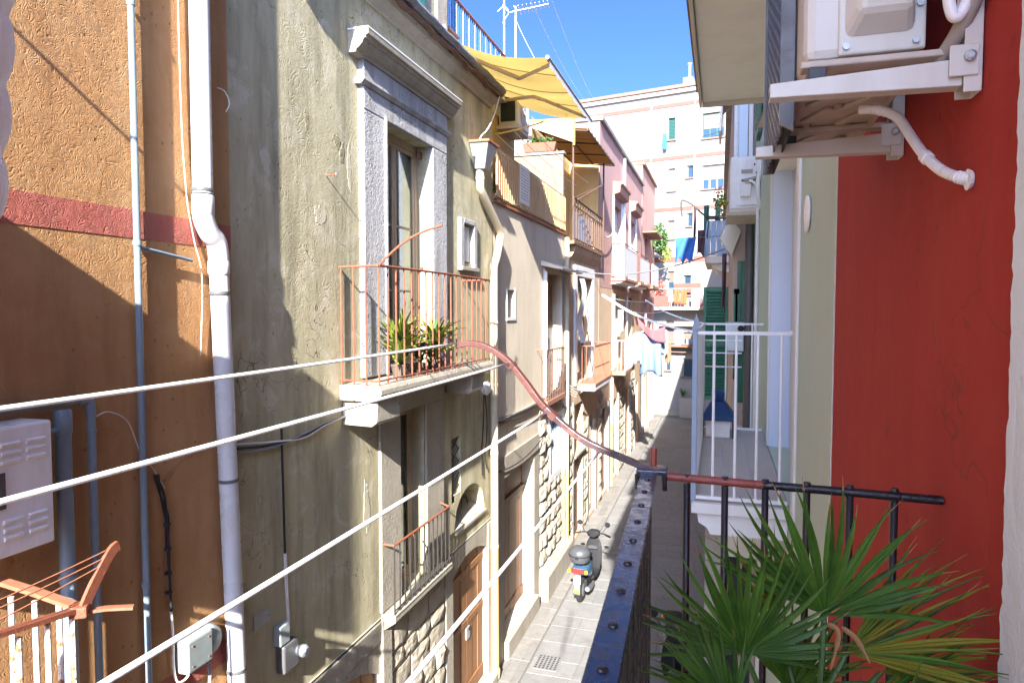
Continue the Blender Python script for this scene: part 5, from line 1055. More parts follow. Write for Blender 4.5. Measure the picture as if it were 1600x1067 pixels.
t = thing('covered_hutch', 'white box on legs under a dark blue cover on the white balcony', 'hutch', (0, 6.5, 4.34))
MB().box(-.11, .10, 6.35, 6.65, 4.345, 4.50).obj('box', 'white_plastic', t, bevel=.008)
MB().add([(-.15,6.3,4.50),(.14,6.3,4.50),(.14,6.72,4.50),(-.15,6.72,4.50),(-.15,6.3,4.53),(.14,6.3,4.53),(.14,6.72,4.53),(-.15,6.72,4.53),(-.07,6.42,4.66),(.05,6.42,4.66),(.05,6.6,4.66),(-.07,6.6,4.66)],
         [(0,1,5,4),(1,2,6,5),(2,3,7,6),(3,0,4,7),(4,5,9,8),(5,6,10,9),(6,7,11,10),(7,4,8,11),(8,9,10,11),(0,3,2,1)]).obj('cover', 'tarp_blue', t, bevel=.01)
MB().obox((-.01,6.5,4.71),(.10,.12,.1),(.2,.1,.3)).obj('cover_knot', 'tarp_blue', t, bevel=.02)
for x_ in (-.135,.125): MB().tube([(x_,6.34,4.345),(x_*.98,6.34,4.50)], .008, 6).obj('leg', 'dark_iron', t)
# balcony above: only its cream underside shows
MB().box(-.18, .398, 2.9, 6.48, 7.35, 7.50).obj('upper_balcony', 'soffit_cream', h8, bevel=.01)
ubx = MB().box(-.205, -.182, 2.9, 6.50, 7.31, 7.54).obj('upper_edge', 'cream_paint', h8, bevel=.004); MB().box(-.18, .398, 6.48, 6.50, 7.31, 7.54).obj('upper_edge_return', 'cream_paint', ubx)
MB().box(-.23, -.206, 2.9, 6.40, 7.42, 7.62).obj('drip_board', 'brown_edge', ubx)
o = MB().grid(lambda u, v: (.37-.18*v*(1-.55*u)+.02*math.sin(v*9), 4.55-.2*u+.03*math.sin(v*5), 7.33-.72*v-.06*u*v), 8, 14).obj('cloth_flap', 'sheet_white', loc=(.3,4.5,7.3), smooth=True, solid=.004); tag(o, 'cream cloth flap hanging beside the air conditioner under the upper balcony', 'cloth')
# ground floor porch under the white balcony
pr = wall_x('porch_wall', 'beige_stucco', h8, -.10, 6.3, 9.2, 0, 4.0, (), 1); MB().box(-.10, .06, 6.28, 6.30, 0, 4.0).obj('porch_pier', 'limestone', h8); MB().box(.34, .40, 6.28, 6.30, 0, 4.0).obj('porch_pier', 'cream_paint', h8)
MB().box(.06, .34, 6.28, 6.30, 3.3, 4.0).obj('porch_head', 'cream_paint', h8); MB().box(-.10, .40, 6.31, 9.2, 3.94, 4.0).obj('porch_roof', 'cream_paint', h8); w = MB().box(.06, .34, 6.42, 6.45, 0, 3.3).obj('porch_door', 'pane_dark', h8)
MB().box(.06, .10, 6.38, 6.42, 0, 3.3).obj('frame', 'wood_frame', w); MB().box(.19, .22, 6.38, 6.42, 0, 3.3).obj('frame', 'wood_frame', w); MB().box(.30, .34, 6.38, 6.42, 0, 3.3).obj('frame', 'wood_frame', w); MB().obox((.14,6.25,2.55),(.26,.05,.22),(.3,.2,0)).obj('wood_panel', 'wood_dark', w)
MB().tube([(.375,7.9,3.2),(.375,7.9,7.2)], .018, 8).obj('white_pipe', 'white_metal', h8, auto=True)

# ------------------------------------------------------------------ rose house further on
h9 = thing('rose_house', 'rose-beige house on the right with green louvred shutters and a blue panelled balcony', 'house', (.15, 14, 0))
XQ = .15
wall_x('wall', 'rose_beige', h9, XQ, 9.2, 35, 0, 9.0, [(11.4,12.0,4.0,5.9,.15),(14.2,15.2,6.55,8.7,.15),(16,17,3.6,5.8,.15)], 1); MB().box(XQ, 1.2, 9.18, 9.2, 0, 9.8).obj('end_wall', 'rose_beige', h9); MB().box(XQ+.01, 8, 9.2, 35, 8.9, 9.0).obj('roof', 'brown_edge', h9); MB().box(.05, XQ+.01, 9.2, 35, 9.0, 9.1).obj('eaves', 'limestone', h9)
def shutter(parent, c, w_, z0, z1, facing='y', n=24, m='green_shutter'):
    x, y = c; b = MB()
    if facing == 'y':
        b.box(x, x+.05, y, y+.035, z0, z1); b.box(x+w_-.05, x+w_, y, y+.035, z0, z1); b.box(x+.05, x+w_-.05, y, y+.035, z1-.07, z1); b.box(x+.05, x+w_-.05, y, y+.035, z0, z0+.07); b.box(x+.05, x+w_-.05, y, y+.035, (z0+z1)/2-.04, (z0+z1)/2+.04)
        o = b.obj('shutter', m, parent, bevel=.004); me = MB().obox((0,0,0),(w_-.1,.036,.008),(.7,0,0)).mesh('slat', m); MB().box(x+.05, x+w_-.05, y+.034, y+.038, z0+.07, z1-.07).obj('backing', m, o)
        for k in range(n): inst('slat', me, o, (x+w_/2, y+.016, z0+.1+(z1-z0-.2)*k/(n-1)))
    return o
shutter(h9, (-.27,12.0), .40, 3.95, 5.86, n=34); shutter(h9, (.205,9.14), .10, 4.3, 6.1, n=30); shutter(h9, (.18,9.13), .035, 4.6, 5.75, n=4)
for (y0,y1,z0,z1) in ((11.4,12.0,4.0,5.9),(14.2,15.2,6.55,8.7),(16,17,3.6,5.8)): casement(h9, XQ, 1, y0, y1, z0, z1, .15, 2, (.5,), 'wood_frame', 'pane_dark', .06, False)
bb = MB().box(-.30, XQ-.002, 13.9, 16.2, 6.38, 6.52).obj('balcony', 'cream_paint', h9, bevel=.01); MB().prism([(XQ-.002,6.2),(-.05,6.25),(-.18,6.375),(XQ-.002,6.375)], 'y', 14, 16.1).obj('balcony_bracket', 'cream_paint', bb)
for k in range(4): MB().box(-.30+k*.105, -.30+k*.105+.10, 13.91, 13.93, 6.53, 7.20).obj('panel', 'blue_panel', bb, bevel=.004)
MB().box(-.32, -.30, 13.9, 16.2, 6.53, 7.20).obj('side_panel', 'blue_panel', bb); MB().tube([(-.3,13.9,7.24),(XQ,13.9,7.24)], .015, 6).obj('rail', 'dark_iron', bb); MB().box(-.12,-.02,14.0,14.1,7.2,7.6).obj('bin', 'green_shutter', bb)
MB().tube(smooth_path([(-.05,13.88,7.27),(-.3,13.88,7.30),(-.5,13.88,7.48),(-.68,13.88,7.60),(-.76,13.88,7.58),(-.74,13.88,7.3)]), .018, 6).obj('line_arm', 'dark_iron', bb)
t = thing('hanging_plant', 'leafy geranium with pink flowers on the blue panelled balcony', 'plant', (.0,14.1,7.2)); leafball(t, (-.02,14.05,7.55), (.14,.14,.25), 150, .09, 'leaf_lime', 61); leafball(t, (-.08,14.0,7.78), (.1,.1,.1), 30, .06, 'leaf_red', 62)
MB().prism([(.14,8.55),(-.03,8.42),(-.05,7.95),(-.02,7.95),(.0,8.38),(.14,8.50)], 'y', 10.0, 10.8).obj('window_awning', 'soffit_cream', h9)
MB().box(.19, .30, 9.10, 9.178, 7.1, 9.5).obj('blue_strip', 'blue_white', h9); MB().box(.31, .36, 9.08, 9.178, 7.1, 9.5).obj('white_strip', 'white_paint', h9); MB().tube([(.165,9.1,6.9),(.165,9.1,9.8)], .03, 8).obj('pipe', 'white_metal', h9, auto=True)
MB().prism([(-.02,6.38),(.10,6.62),(.24,6.46),(.13,6.16)], 'y', 9.0, 9.17).obj('tilted_hood', 'cream_paint', h9, bevel=.008)
t = thing('drainpipe', 'dark grey drainpipe in the corner between the green and the rose house', 'drainpipe', (.33, 9.05, 0)); MB().tube([(.34,9.03,0.02),(.34,9.03,6.55)], .052, 12).obj('pipe', 'dark_grey_metal', t, auto=True); clamp(t, (.34,9.03,5.7), .053); clamp(t, (.34,9.03,4.2), .053)
t = thing('letter_box', 'grey metal meter box with a dark oval lock on the rose house end wall', 'meter box', (.18, 9.1, 5)); MB().box(.07, .29, 8.98, 9.178, 4.96, 5.33).obj('case', 'galv', t, bevel=.012); MB().lathe([(.04,0),(.03,.012)], (.25,8.975,5.25), 12, 'y').obj('lock', 'black_void', t)
for k, (x_, w_, z0, z1, yy, m, lab) in enumerate(((-.80,.36,6.30,6.80,13.0,'cloth_blue','blue shirt hanging upside down above the alley in front of the white block'),(-.42,.14,6.5,6.95,13.2,'cloth_dark','dark grey sock-like cloth hung next to the blue shirt'),(-.52,.05,6.85,7.5,13.9,'cloth_dark','narrow brown strip of cloth hanging from the dark iron arm'),(-.33,.10,6.9,7.5,13.9,'cloth_green','green cloth hanging from the dark iron arm of the blue balcony'),(.02,.06,5.5,6.3,10.5,'cloth_dark','mauve-brown towel hanging under the blue panelled balcony'))):
    def cl(u, v):
        zb = z0 + (.12*abs(math.sin(u*7.5)) if k == 0 else .04*math.sin(u*5)); return (x_+w_*u*(1-.15*v), yy+.04*math.sin(u*8+v*4), z1+(zb-z1)*v)
    o = MB().grid(cl, 12, 8).obj('hanging_cloth', m, loc=(x_, yy, z0), smooth=True, solid=.006); tag(o, lab, 'laundry')
cable('drying line carrying the blue shirt across from the blue panelled balcony', (-.9,13.0,6.8), (.15,13.3,6.86), .02, 'cable_grey', .006, 'drying_line')
cable('cable slung across the alley from the door canopy to the rose house', (-3.1,14.4,6.35), (.15,11.0,6.45), .25, 'cable_grey', .012)
cable('short white cable looping from the loggia railing to the pink house', (-3.1,20.6,7.8), (-3.05,18.4,7.5), .12, 'cable_white', .012)
# air conditioner on the green house wall, seen end on
t = thing('wall_ac', 'white air conditioner seen end-on with loose pipes on the green house wall', 'air conditioner', (.25, 8.3, 6.5))
MB().box(.09, .385, 8.0, 8.75, 6.60, 7.17).obj('casing', 'white_plastic', t, bevel=.015); MB().box(.155, .38, 7.985, 8.001, 6.63, 7.14).obj('end_panel', 'white_plastic', t, bevel=.006)
MB().box(.20, .32, 7.975, 7.986, 6.98, 7.02).obj('handle_slot', 'grey_shutter', t); MB().prism([(.19,6.72),(.30,6.72),(.31,6.86),(.26,6.90),(.19,6.88)], 'y', 7.94, 7.986).obj('valve_cover', 'white_plastic', t, bevel=.01)
for x_, z_ in ((.33,7.06),(.35,6.97),(.33,6.92),(.355,6.93)): MB().box(x_, x_+.014, 7.98, 7.986, z_, z_+.02).obj('sticker', 'black_void', t)
MB().tube(smooth_path([(.24,7.96,6.86),(.30,7.9,6.88),(.36,7.9,6.82),(.38,7.95,6.70),(.39,8.0,6.65)]), .014, 8).obj('pipe', 'white_plastic', t, auto=True); MB().tube(smooth_path([(.395,7.9,7.2),(.39,7.85,7.0),(.37,7.85,6.85),(.38,7.85,6.66),(.395,7.9,6.58)]), .024, 10).obj('insulated_pipe', 'white_plastic', t, auto=True)
MB().prism([(.20,6.90),(.36,6.93),(.36,6.91),(.28,6.87)], 'y', 7.90, 7.98).obj('torn_flap', 'grey_shutter', t)
MB().box(.05, .40, 7.95, 8.8, 6.52, 6.56).obj('shelf', 'ac_beige', t, bevel=.005); MB().box(.08, .40, 8.0, 8.76, 6.565, 6.60).obj('tray', 'cream_paint', t)
# ------------------------------------------------------------------ big air conditioner on the red wall
t = thing('air_conditioner', 'cream outdoor air conditioner on wall brackets above the red wall, seen from below', 'air conditioner', (.27, 1.7, 5.9))
ax0, ax1, ay0, ay1, az = .140, .335, 1.365, 2.08, 5.935
MB().box(ax0, ax1, ay0, ay1, az+.012, az+.56).obj('casing', 'ac_cream', t, bevel=.018)
MB().box(ax0+.055, ax1-.002, ay0-.010, ay0+.002, az+.014, az+.55).obj('service_panel', 'ac_cream', t, bevel=.004)
MB().add([(.205,ay0-.011,az+.045),(.315,ay0-.011,az+.045),(.315,ay0-.011,az+.3),(.205,ay0-.011,az+.3),(.222,ay0-.055,az+.075),(.305,ay0-.055,az+.075),(.305,ay0-.055,az+.3),(.222,ay0-.055,az+.3)],
         [(0,1,5,4),(1,2,6,5),(2,3,7,6),(3,0,4,7),(4,5,6,7)]).obj('valve_cover', 'ac_cream', t, bevel=.012)
MB().tube([(ax0+.078,ay0-.012,az+.06),(ax0+.078,ay0-.012,az+.25)], .008, 8).obj('panel_rib', 'ac_cream', t, auto=True)
for x_, z_ in ((.207,az+.028),(.317,az+.028),(.322,az+.09)): MB().lathe([(.006,0),(.006,.004),(.003,.005)], (x_,ay0-.016,z_), 10, 'y').obj('screw', 'galv', t)
# base pan with pressed ribs and holes
pan = MB().box(ax0+.004, ax1-.004, ay0+.004, ay1-.004, az, az+.013).obj('base_pan', 'ac_beige', t, bevel=.003)
MB().box(ax0+.004, ax0+.012, ay0+.01, ay1-.01, az-.010, az-.0005).obj('pan_rim', 'ac_beige', pan); MB().box(ax1-.012, ax1-.004, ay0+.01, ay1-.01, az-.010, az-.0005).obj('pan_rim', 'ac_beige', pan)
for k, (x_, y_, l, a) in enumerate(((.20,1.56,.10,.5),(.27,1.60,.10,.5),(.20,1.68,.11,.4),(.28,1.72,.11,.4),(.21,1.90,.12,.4),(.27,1.95,.10,.4))): MB().obox((x_,y_,az-.004),(.022,l,.010),(0,0,a)).obj('pan_rib', 'ac_beige', pan, bevel=.004)
for x_, y_, r_ in ((.25,1.43,.022),(.205,1.42,.010),(.285,1.47,.012),(.235,1.62,.009),(.30,1.66,.009),(.19,1.77,.009),(.26,1.81,.010)): MB().lathe([(r_,0),(r_*.95,-.008),(r_*.7,-.008),(r_*.6,0)], (x_,y_,az-.001), 14).obj('pan_boss', 'ac_beige', pan, auto=True)
for y_ in (1.33,1.80): MB().box(ax0-.01, ax1+.03, y_-.012, y_+.028, az-.014, az-.002).obj('foot', 'ac_beige', t, bevel=.003); 
# front face: dark fan guard of hexagonal mesh
g_ = MB().box(ax0-.004, ax0-.001, 1.50, 2.06, az-.06, az+.55).obj('fan_guard', 'black_void', t)
MB().prism([(ax0-.030,az-.06),(ax0-.004,az-.075),(ax0-.004,az+.56),(ax0-.030,az+.56)], 'y', 1.50, 1.515).obj('guard_edge', 'dark_grey_metal', g_); MB().box(ax0-.03, ax0-.004, 2.05, 2.065, az-.06, az+.56).obj('guard_edge', 'dark_grey_metal', g_)
hx = MB()
for i in range(18):
    for k in range(20):
        cy, cz = 1.53+i*.0295, az-.045+k*.031+(i % 2)*.0155; n0 = len(hx.v)
        for rr_ in (.0175, .0130):
            for q in range(6): a = math.pi/3*q; hx.v.append((ax0-.022+.0*rr_, cy+rr_*math.cos(a), cz+rr_*math.sin(a)))
        for q in range(6): hx.f.append((n0+q, n0+(q+1)%6, n0+6+(q+1)%6, n0+6+q))
hx.obj('mesh', 'dark_grey_metal', g_, solid=.004)
# wall brackets
for y_ in (1.31, 1.80):
    b = MB().prism([(.078,5.868),(.372,5.862),(.372,5.906),(.078,5.892)], 'y', y_-.016, y_-.012); b.prism([(.078,5.888),(.372,5.902),(.372,5.906),(.078,5.892)], 'y', y_-.0119, y_+.018); b.prism([(.078,5.868),(.372,5.862),(.372,5.866),(.078,5.872)], 'y', y_-.0119, y_+.018)
    o = b.obj('bracket_arm', 'ac_cream', t, bevel=.0015)
    b = MB().box(.372, .398, y_-.022, y_-.018, 5.85, 6.5); b.box(.394, .398, y_-.018, y_+.022, 5.85, 6.5); b.box(.372, .398, y_+.022, y_+.026, 5.85, 6.5); b.obj('bracket_upright', 'ac_cream', o, bevel=.0015)
    MB().box(.350, .392, y_-.026, y_-.0225, 5.875, 5.925).obj('gusset', 'ac_cream', o, bevel=.002); MB().lathe([(.009,0),(.009,-.006),(.005,-.008)], (.378,y_-.027,5.905), 8, 'y').obj('bolt', 'galv', o)
    MB().obox((.155,y_+.004,5.905),(.03,.03,.022),(0,.1,0)).obj('rubber_pad', 'ac_dark', o, bevel=.003)
t = thing('condensate_hose', 'white corrugated drain hose curving from the air conditioner into the red wall', 'hose', (.38, 1.4, 5.75))
hp = smooth_path([(.275,1.60,5.915),(.30,1.58,5.908),(.335,1.56,5.885),(.352,1.52,5.835),(.362,1.46,5.785),(.375,1.40,5.745),(.388,1.345,5.722),(.402,1.325,5.715)], 5)
MB().tube(hp, .0095, 12).obj('hose', 'white_plastic', t, auto=True)
for k in range(1, 6): MB().tube([hp[-1-k*1].lerp(hp[-2-k], .3), hp[-1-k].lerp(hp[-2-k], .6)], .0112, 12).obj('ring', 'white_plastic', t, auto=True)
for k in range(1, 5): MB().tube([hp[3+k].lerp(hp[4+k], .3), hp[3+k].lerp(hp[4+k], .6)], .0108, 12).obj('ring', 'white_plastic', t, auto=True)
MB().tube([hp[20], hp[21]], .0122, 12).obj('coupling', 'white_plastic', t, auto=True); MB().lathe([(.018,0),(.015,.006),(.012,.008)], (.392,1.325,5.715), 12, 'x').obj('wall_plug', 'white_plastic', t)
t = thing('refrigerant_pipes', 'white insulated pipe loop and grey sleeve beside the air conditioner on the red wall', 'pipes', (.36, 1.3, 6.0))
MB().tube(smooth_path([(.30,1.28,6.15),(.335,1.275,6.06),(.345,1.275,5.985),(.355,1.275,5.965),(.368,1.275,5.985),(.385,1.26,6.07),(.39,1.25,6.2)], 6), .009, 12).obj('insulated_pipe', 'white_plastic', t, auto=True)
MB().tube(smooth_path([(.392,1.24,6.10),(.386,1.26,6.02),(.368,1.30,5.955),(.352,1.34,5.92),(.345,1.36,5.90)], 5), .013, 12).obj('sleeve', 'grey_shutter', t, auto=True)
# ------------------------------------------------------------------ our balcony railing with clothesline arm and lines
t = thing('iron_railing', 'black wrought iron balcony railing with riveted top bar in the foreground', 'railing', (-.13, 1.42, 4.16))
RZ = 5.16
RX = lambda y: -.136+(1.42-y)*.044
MB().strip([(RX(1.425),1.425,RZ-.003),(RX(.6),.6,RZ-.003),(RX(-1.1),-1.1,RZ-.003)], .034, .008).obj('flat_rail', 'black_iron_top', t, bevel=.0015)
rv = MB().lathe([(.0058,0),(.005,.0022),(.0025,.0032)], (0,0,0), 10).mesh('rivet', 'black_iron'); bm = MB().box(-.0085,.0085,-.0085,.0085,0,RZ-.007-4.16).mesh('bar', 'black_iron')
for k in range(22): inst('bar', bm, t, (RX(1.36-k*.092), 1.36-k*.092, 4.16), (0,0,.02*math.sin(k))); inst('rivet', rv, t, (RX(1.36-k*.092), 1.36-k*.092, RZ+.001), (0,0,k))
MB().tube([(-.105,1.42,RZ-.004),(.0,1.42,RZ-.006),(.085,1.42,RZ-.008)], .0085, 10).obj('round_rail', 'red_oxide', t, auto=True); MB().tube([(.086,1.42,RZ-.008),(.25,1.42,RZ-.010),(.397,1.42,RZ-.013)], .0085, 10).obj('round_rail', 'black_iron', t, auto=True)
rm = MB().tube([(0,0,0),(.0015,0,.5),(0,0,RZ-.015-4.16)], .0068, 10).mesh('round_bar', 'black_iron', smooth=True)
for x_ in (-.060,.014,.090,.166,.242,.318): inst('round_bar', rm, t, (x_, 1.42, 4.16), (0,0,x_*9)); MB().lathe([(.0075,-.004),(.008,0),(.006,.005)], (x_,1.42,RZ-.001), 8).obj('boss', 'black_iron', t)
MB().obox((-.131,1.43,RZ+.004),(.062,.046,.009),(0,0,.05)).obj('corner_plate', 'black_iron_top', t, bevel=.002)
for x_ in (-.158,-.104): MB().tube([(x_,1.40,RZ+.002),(x_+.002,1.395,RZ-.028)], .005, 8).obj('plate_lug', 'black_iron', t)
MB().tube([(-.128,1.43,RZ+.006),(-.128,1.432,RZ+.052)], .0065, 10).obj('stud', 'red_oxide', t, auto=True)
arm = smooth_path([(-.10,1.43,RZ+.008),(-.14,1.43,RZ+.010),(-.18,1.43,RZ+.022),(-.28,1.43,RZ+.062),(-.36,1.43,RZ+.125),(-.405,1.43,RZ+.18),(-.445,1.43,RZ+.225),(-.49,1.43,RZ+.253),(-.53,1.43,RZ+.262),(-.565,1.43,RZ+.257)], 6)
MB().strip(arm[24:], .012, .021, (0,1,0)).obj('line_arm', basic('arm_oxide', (.085,.028,.022), .5, .3, 14, .2, 120, dirt=.5, dcol=(.04,.014,.011)), t, bevel=.0015); MB().strip(arm[:25], .012, .0212, (0,1,0)).obj('line_arm', basic('arm_shaded', (.05,.026,.03), .4, .4, 16, .15, 90, spec=.5, chips=(14,.52), chipcol=(.20,.05,.035)), t, bevel=.0015)  # arm near the post has its shade put into a darker colour
for q in (22,34): MB().strip([arm[q], arm[q+1]], .014, .026, (0,1,0)).obj('arm_collar', 'arm_oxide', t)
MB().strip([(-.13,-1.05,RZ+.01),(-.3,-1.05,RZ+.07),(-.45,-1.05,RZ+.22),(-.565,-1.05,RZ+.26)], .012, .021, (0,1,0)).obj('line_arm', 'red_oxide', t)
for k, (x_, z_, lab) in enumerate(((-.562,5.422,'outermost white clothesline, highest of the four at the left edge'),(-.440,5.380,'second white clothesline from the outside, crossing the boiler cabinet'),(-.358,5.275,'third white clothesline, steep diagonal across the olive house'),(-.240,5.198,'innermost white clothesline, steepest, crossing the wooden street doors'))):
    o = MB().tube(sag((x_,1.43,z_),(x_,-1.05,z_),.004), .0024, 8).obj('clothesline', 'rope', loc=(x_,1.43,z_), smooth=True); tag(o, lab, 'clothesline', 'clotheslines of the foreground balcony')
# quilted white cover hanging at the left edge
def q_(u, v):
    z = 5.585+v*1.0; y = .50+u*.07 - .02*(v < .2)*(.2-v)*2; bul = abs(math.sin(v*math.pi*14))**.5; edge = 1-(2*u-1)**4
    return (-.79+.012*u+.03*bul*edge, y-.05+.004*bul*u+(.004*v), z)
def q2(u, v):
    z = 5.595+v*.9; a = math.pi*u; bul = .75+.25*abs(math.sin(v*math.pi*13+.4*math.sin(u*3)))**.6; r = .038*bul
    return (-.728+.10*v+r*math.sin(a)*.7, .50-r*math.cos(a), z)
o = MB().grid(q2, 14, 130).obj('quilted_cover', 'quilt_white', loc=(-.79,.5,5.6), smooth=True, solid=.003); tag(o, 'white quilted padded cover hanging at the top left edge', 'quilt')

# ------------------------------------------------------------------ fan palm in the foreground
palm = thing('fan_palm', 'green fan palm with pointed leaflets inside the black railing', 'palm', (.16, 1.12, 4.16))
MB().lathe([(.10,0),(.14,.28),(.15,.28),(.15,.32),(.13,.32),(.12,.28)], (.16,1.12,4.16), 18).obj('pot', 'terracotta', palm, auto=True); MB().lathe([(.125,.29),(.01,.30)], (.16,1.12,4.16), 14).obj('soil', 'soil', palm)
MB().tube([(.16,1.12,4.44),(.158,1.12,4.6),(.155,1.115,4.76)], [.045,.04,.03], 10).obj('trunk', 'stem', palm, auto=True)
def frond(hub, a, n, spread, rad, nl, seed, m='palm_leaf', cup=.1, droop=.12, petiole=True, wmul=1.0, tipm=None):
    r = random.Random(seed); hub = Vector(hub); a = Vector(a).normalized(); n = Vector(n); n = (n-a*n.dot(a)).normalized(); s = a.cross(n); b = MB(); tb = MB(); db = MB()
    dphi = spread/(nl-1)
    for i in range(nl):
        ph = -spread/2+dphi*i + r.uniform(-.015,.015); d = a*math.cos(ph)+s*math.sin(ph); e = -a*math.sin(ph)+s*math.cos(ph)
        L = rad*(.80+.20*math.cos(ph*.8))*r.uniform(.86,1.08); q = 9; dr = droop*r.uniform(.4,1.7); tw = r.uniform(-.5,.5); sidebend = r.uniform(-.13,.13)*L; wl = r.uniform(.75,1.1); dry = r.random() < .35
        rows = []
        for k in range(q+1):
            u = k/q; p = hub + d*(L*u) + n*(cup*L*u*u*.8) + Vector((0,0,-dr*L*max(0,u-.45)**1.7)) + e*(sidebend*u**3)
            w = rad*dphi*.5*u if u < .36 else rad*dphi*.5*.36*(1-((u-.36)/.64)**1.6)*1.1
            w = max(w*wmul*wl, .0003); fold = .9 if u < .42 else .75+.2*tw
            ee = (e*math.cos(tw*max(0,u-.4))+n*math.sin(tw*max(0,u-.4)))
            rows.append((p-ee*w+n*w*fold, p-n*w*.25, p+ee*w+n*w*fold))
        tgt = b
        if tipm and r.random() < .5: tgt = tb
        n0 = len(tgt.v)
        for rw in rows: tgt.v += [tuple(v) for v in rw]
        qq = q-1 if dry else q
        for k in range(qq): tgt.f += [(n0+3*k,n0+3*k+1,n0+3*k+4,n0+3*k+3),(n0+3*k+1,n0+3*k+2,n0+3*k+5,n0+3*k+4)]
        if dry:
            m0 = len(db.v)
            for rw in rows[-2:]: db.v += [tuple(v) for v in rw]
            db.f += [(m0,m0+1,m0+4,m0+3),(m0+1,m0+2,m0+5,m0+4)]
    o = b.obj('frond', m, palm, smooth=False)
    if tb.v: struct(tb.obj('dry_leaflets', tipm, o), 'stuff')
    if db.v: struct(db.obj('dry_tips', 'palm_dry', o), 'stuff')
    if petiole:
        st = Vector((.155,1.115,4.72)); mid = (st+hub)/2 - a*.03 + Vector((0,0,.02)); MB().tube(smooth_path([st, mid, hub]), [.006]*6+[.005]*6+[.004], 6).obj('petiole', 'leaf_green', o)
    return o
frond((.045,1.14,4.945), (-.03,0,1), (.05,-1,.10), 3.35, .20, 30, 1, cup=-.08, droop=.05, wmul=1.25)
frond((.165,1.16,5.015), (.10,.05,1), (.0,-1,.15), 2.65, .22, 27, 2, cup=-.08, droop=.06, wmul=1.25)
frond((.20,1.17,4.955), (.92,.06,.40), (-.22,-.62,.74), 1.35, .245, 25, 3, cup=.16, droop=.12, wmul=1.35, tipm='palm_tip')
frond((.21,1.10,4.905), (1.0,.05,.08), (-.06,-.60,.78), 1.35, .225, 25, 4, cup=.12, droop=.2, wmul=1.35)
frond((.02,1.05,4.90), (-.80,-.05,.40), (.25,-.75,.55), 2.2, .155, 26, 5, cup=-.06, droop=.1, wmul=1.4)
frond((.12,1.20,4.86), (.25,.05,1), (.1,-1,.3), 1.9, .17, 20, 6, cup=.06, droop=.1, wmul=1.3)
frond((.10,1.24,4.97), (-.30,.20,1), (.3,-.9,.2), 1.1, .15, 13, 7, cup=.1, droop=.1, tipm='palm_tip', wmul=1.3)
frond((.22,1.05,4.87), (.9,-.15,.35), (-.3,-.8,.5), 1.5, .16, 18, 8, cup=.1, droop=.2, wmul=1.35)
frond((.03,1.10,4.87), (-.55,-.1,.5), (.2,-.9,.4), 2.3, .15, 24, 9, cup=.06, droop=.2, wmul=1.4)
frond((.15,1.0,4.86), (.1,-.2,.9), (.0,-.9,.3), 2.5, .14, 22, 12, cup=.06, droop=.2, wmul=1.4)
frond((.25,1.17,4.93), (.95,.1,.18), (-.1,-.5,.85), .8, .19, 12, 14, cup=.1, droop=.3, tipm='palm_tip', wmul=1.2)
frond((.19,1.06,4.85), (.95,-.05,.05), (-.1,-.7,.7), 1.4, .20, 20, 17, cup=.08, droop=.25, wmul=1.35)
for k, (p, q, e_) in enumerate((((.165,1.13,5.015),(.18,1.12,5.005),(.168,1.11,4.95)),((.185,1.13,5.012),(.205,1.12,5.0),(.222,1.11,4.97)))):
    MB().tube(smooth_path([p,q,e_]), [.0012]+[.004]*8+[.002]*3+[.0006], 5).obj('dead_leaflet', 'palm_dry', palm)

# ------------------------------------------------------------------ laundry on the pink house
t = thing('drying_rack', 'thin rack sticking out over the alley from the pink house low balcony', 'drying rack', (-2.8, 22.4, 4.5))
for yy in (21.9,22.5): MB().tube(smooth_path([(-2.81,yy,4.5),(-2.5,yy,4.72),(-2.1,yy,4.80),(-1.65,yy,4.80)]), .012, 6).obj('arm', 'white_metal', t)
for x_ in (-2.55,-2.2,-1.9,-1.7): MB().tube([(x_,21.9,4.76),(x_,22.5,4.76)], .006, 5).obj('line', 'rope', t)
def hang(name, x0, x1, y_, z1, z0, m, lab, amp=.05, seed=1, flare=.0):
    f = lambda u, v: (x0+(x1-x0)*u+flare*v*(u-.5), y_+amp*math.sin(u*11+seed)*(.3+v)+.03*math.sin(v*5+seed), z1+(z0-z1)*v*(1+.06*math.sin(u*6+seed)))
    o = MB().grid(f, 16, 14).obj(name, m, loc=(x0,y_,z0), smooth=True, solid=.008); return tag(o, lab, 'laundry', 'laundry hung out on the pink house')
hang('towel', -2.62,-2.36,21.88,4.72,3.75,'laundry_white','narrow white towel, leftmost of the laundry over the alley',.05,1)
hang('bed_sheet', -2.38,-1.78,21.95,4.78,3.42,'laundry_blue','large pale blue and white sheet hanging over the alley',.08,2,.12)
hang('towel', -1.80,-1.58,22.2,4.80,4.05,'cloth_lightblue','small light blue towel right of the large sheet',.03,4)
hang('towel', -1.68,-1.50,22.5,4.45,3.75,'cloth_salmon','salmon towel hanging lowest right of the pale sheet',.03,5)
o = MB().grid(lambda u, v: (-2.5+.85*u+.05*v, 21.8+.06*math.sin(u*9), 5.22-.22*math.sin(math.pi*u)-.28*u-.26*v*(1+.5*u*u*2)), 16, 8).obj('shirt', 'cloth_pink', loc=(-2.2,21.8,4.9), smooth=True, solid=.01); tag(o, 'bright pink shirt draped on top of the pale laundry', 'laundry', 'laundry hung out on the pink house')
hang('towel', -3.05,-2.88,21.35,5.45,4.75,'laundry_white','white cloth hanging on the wall by the pink house low door',.02,6)
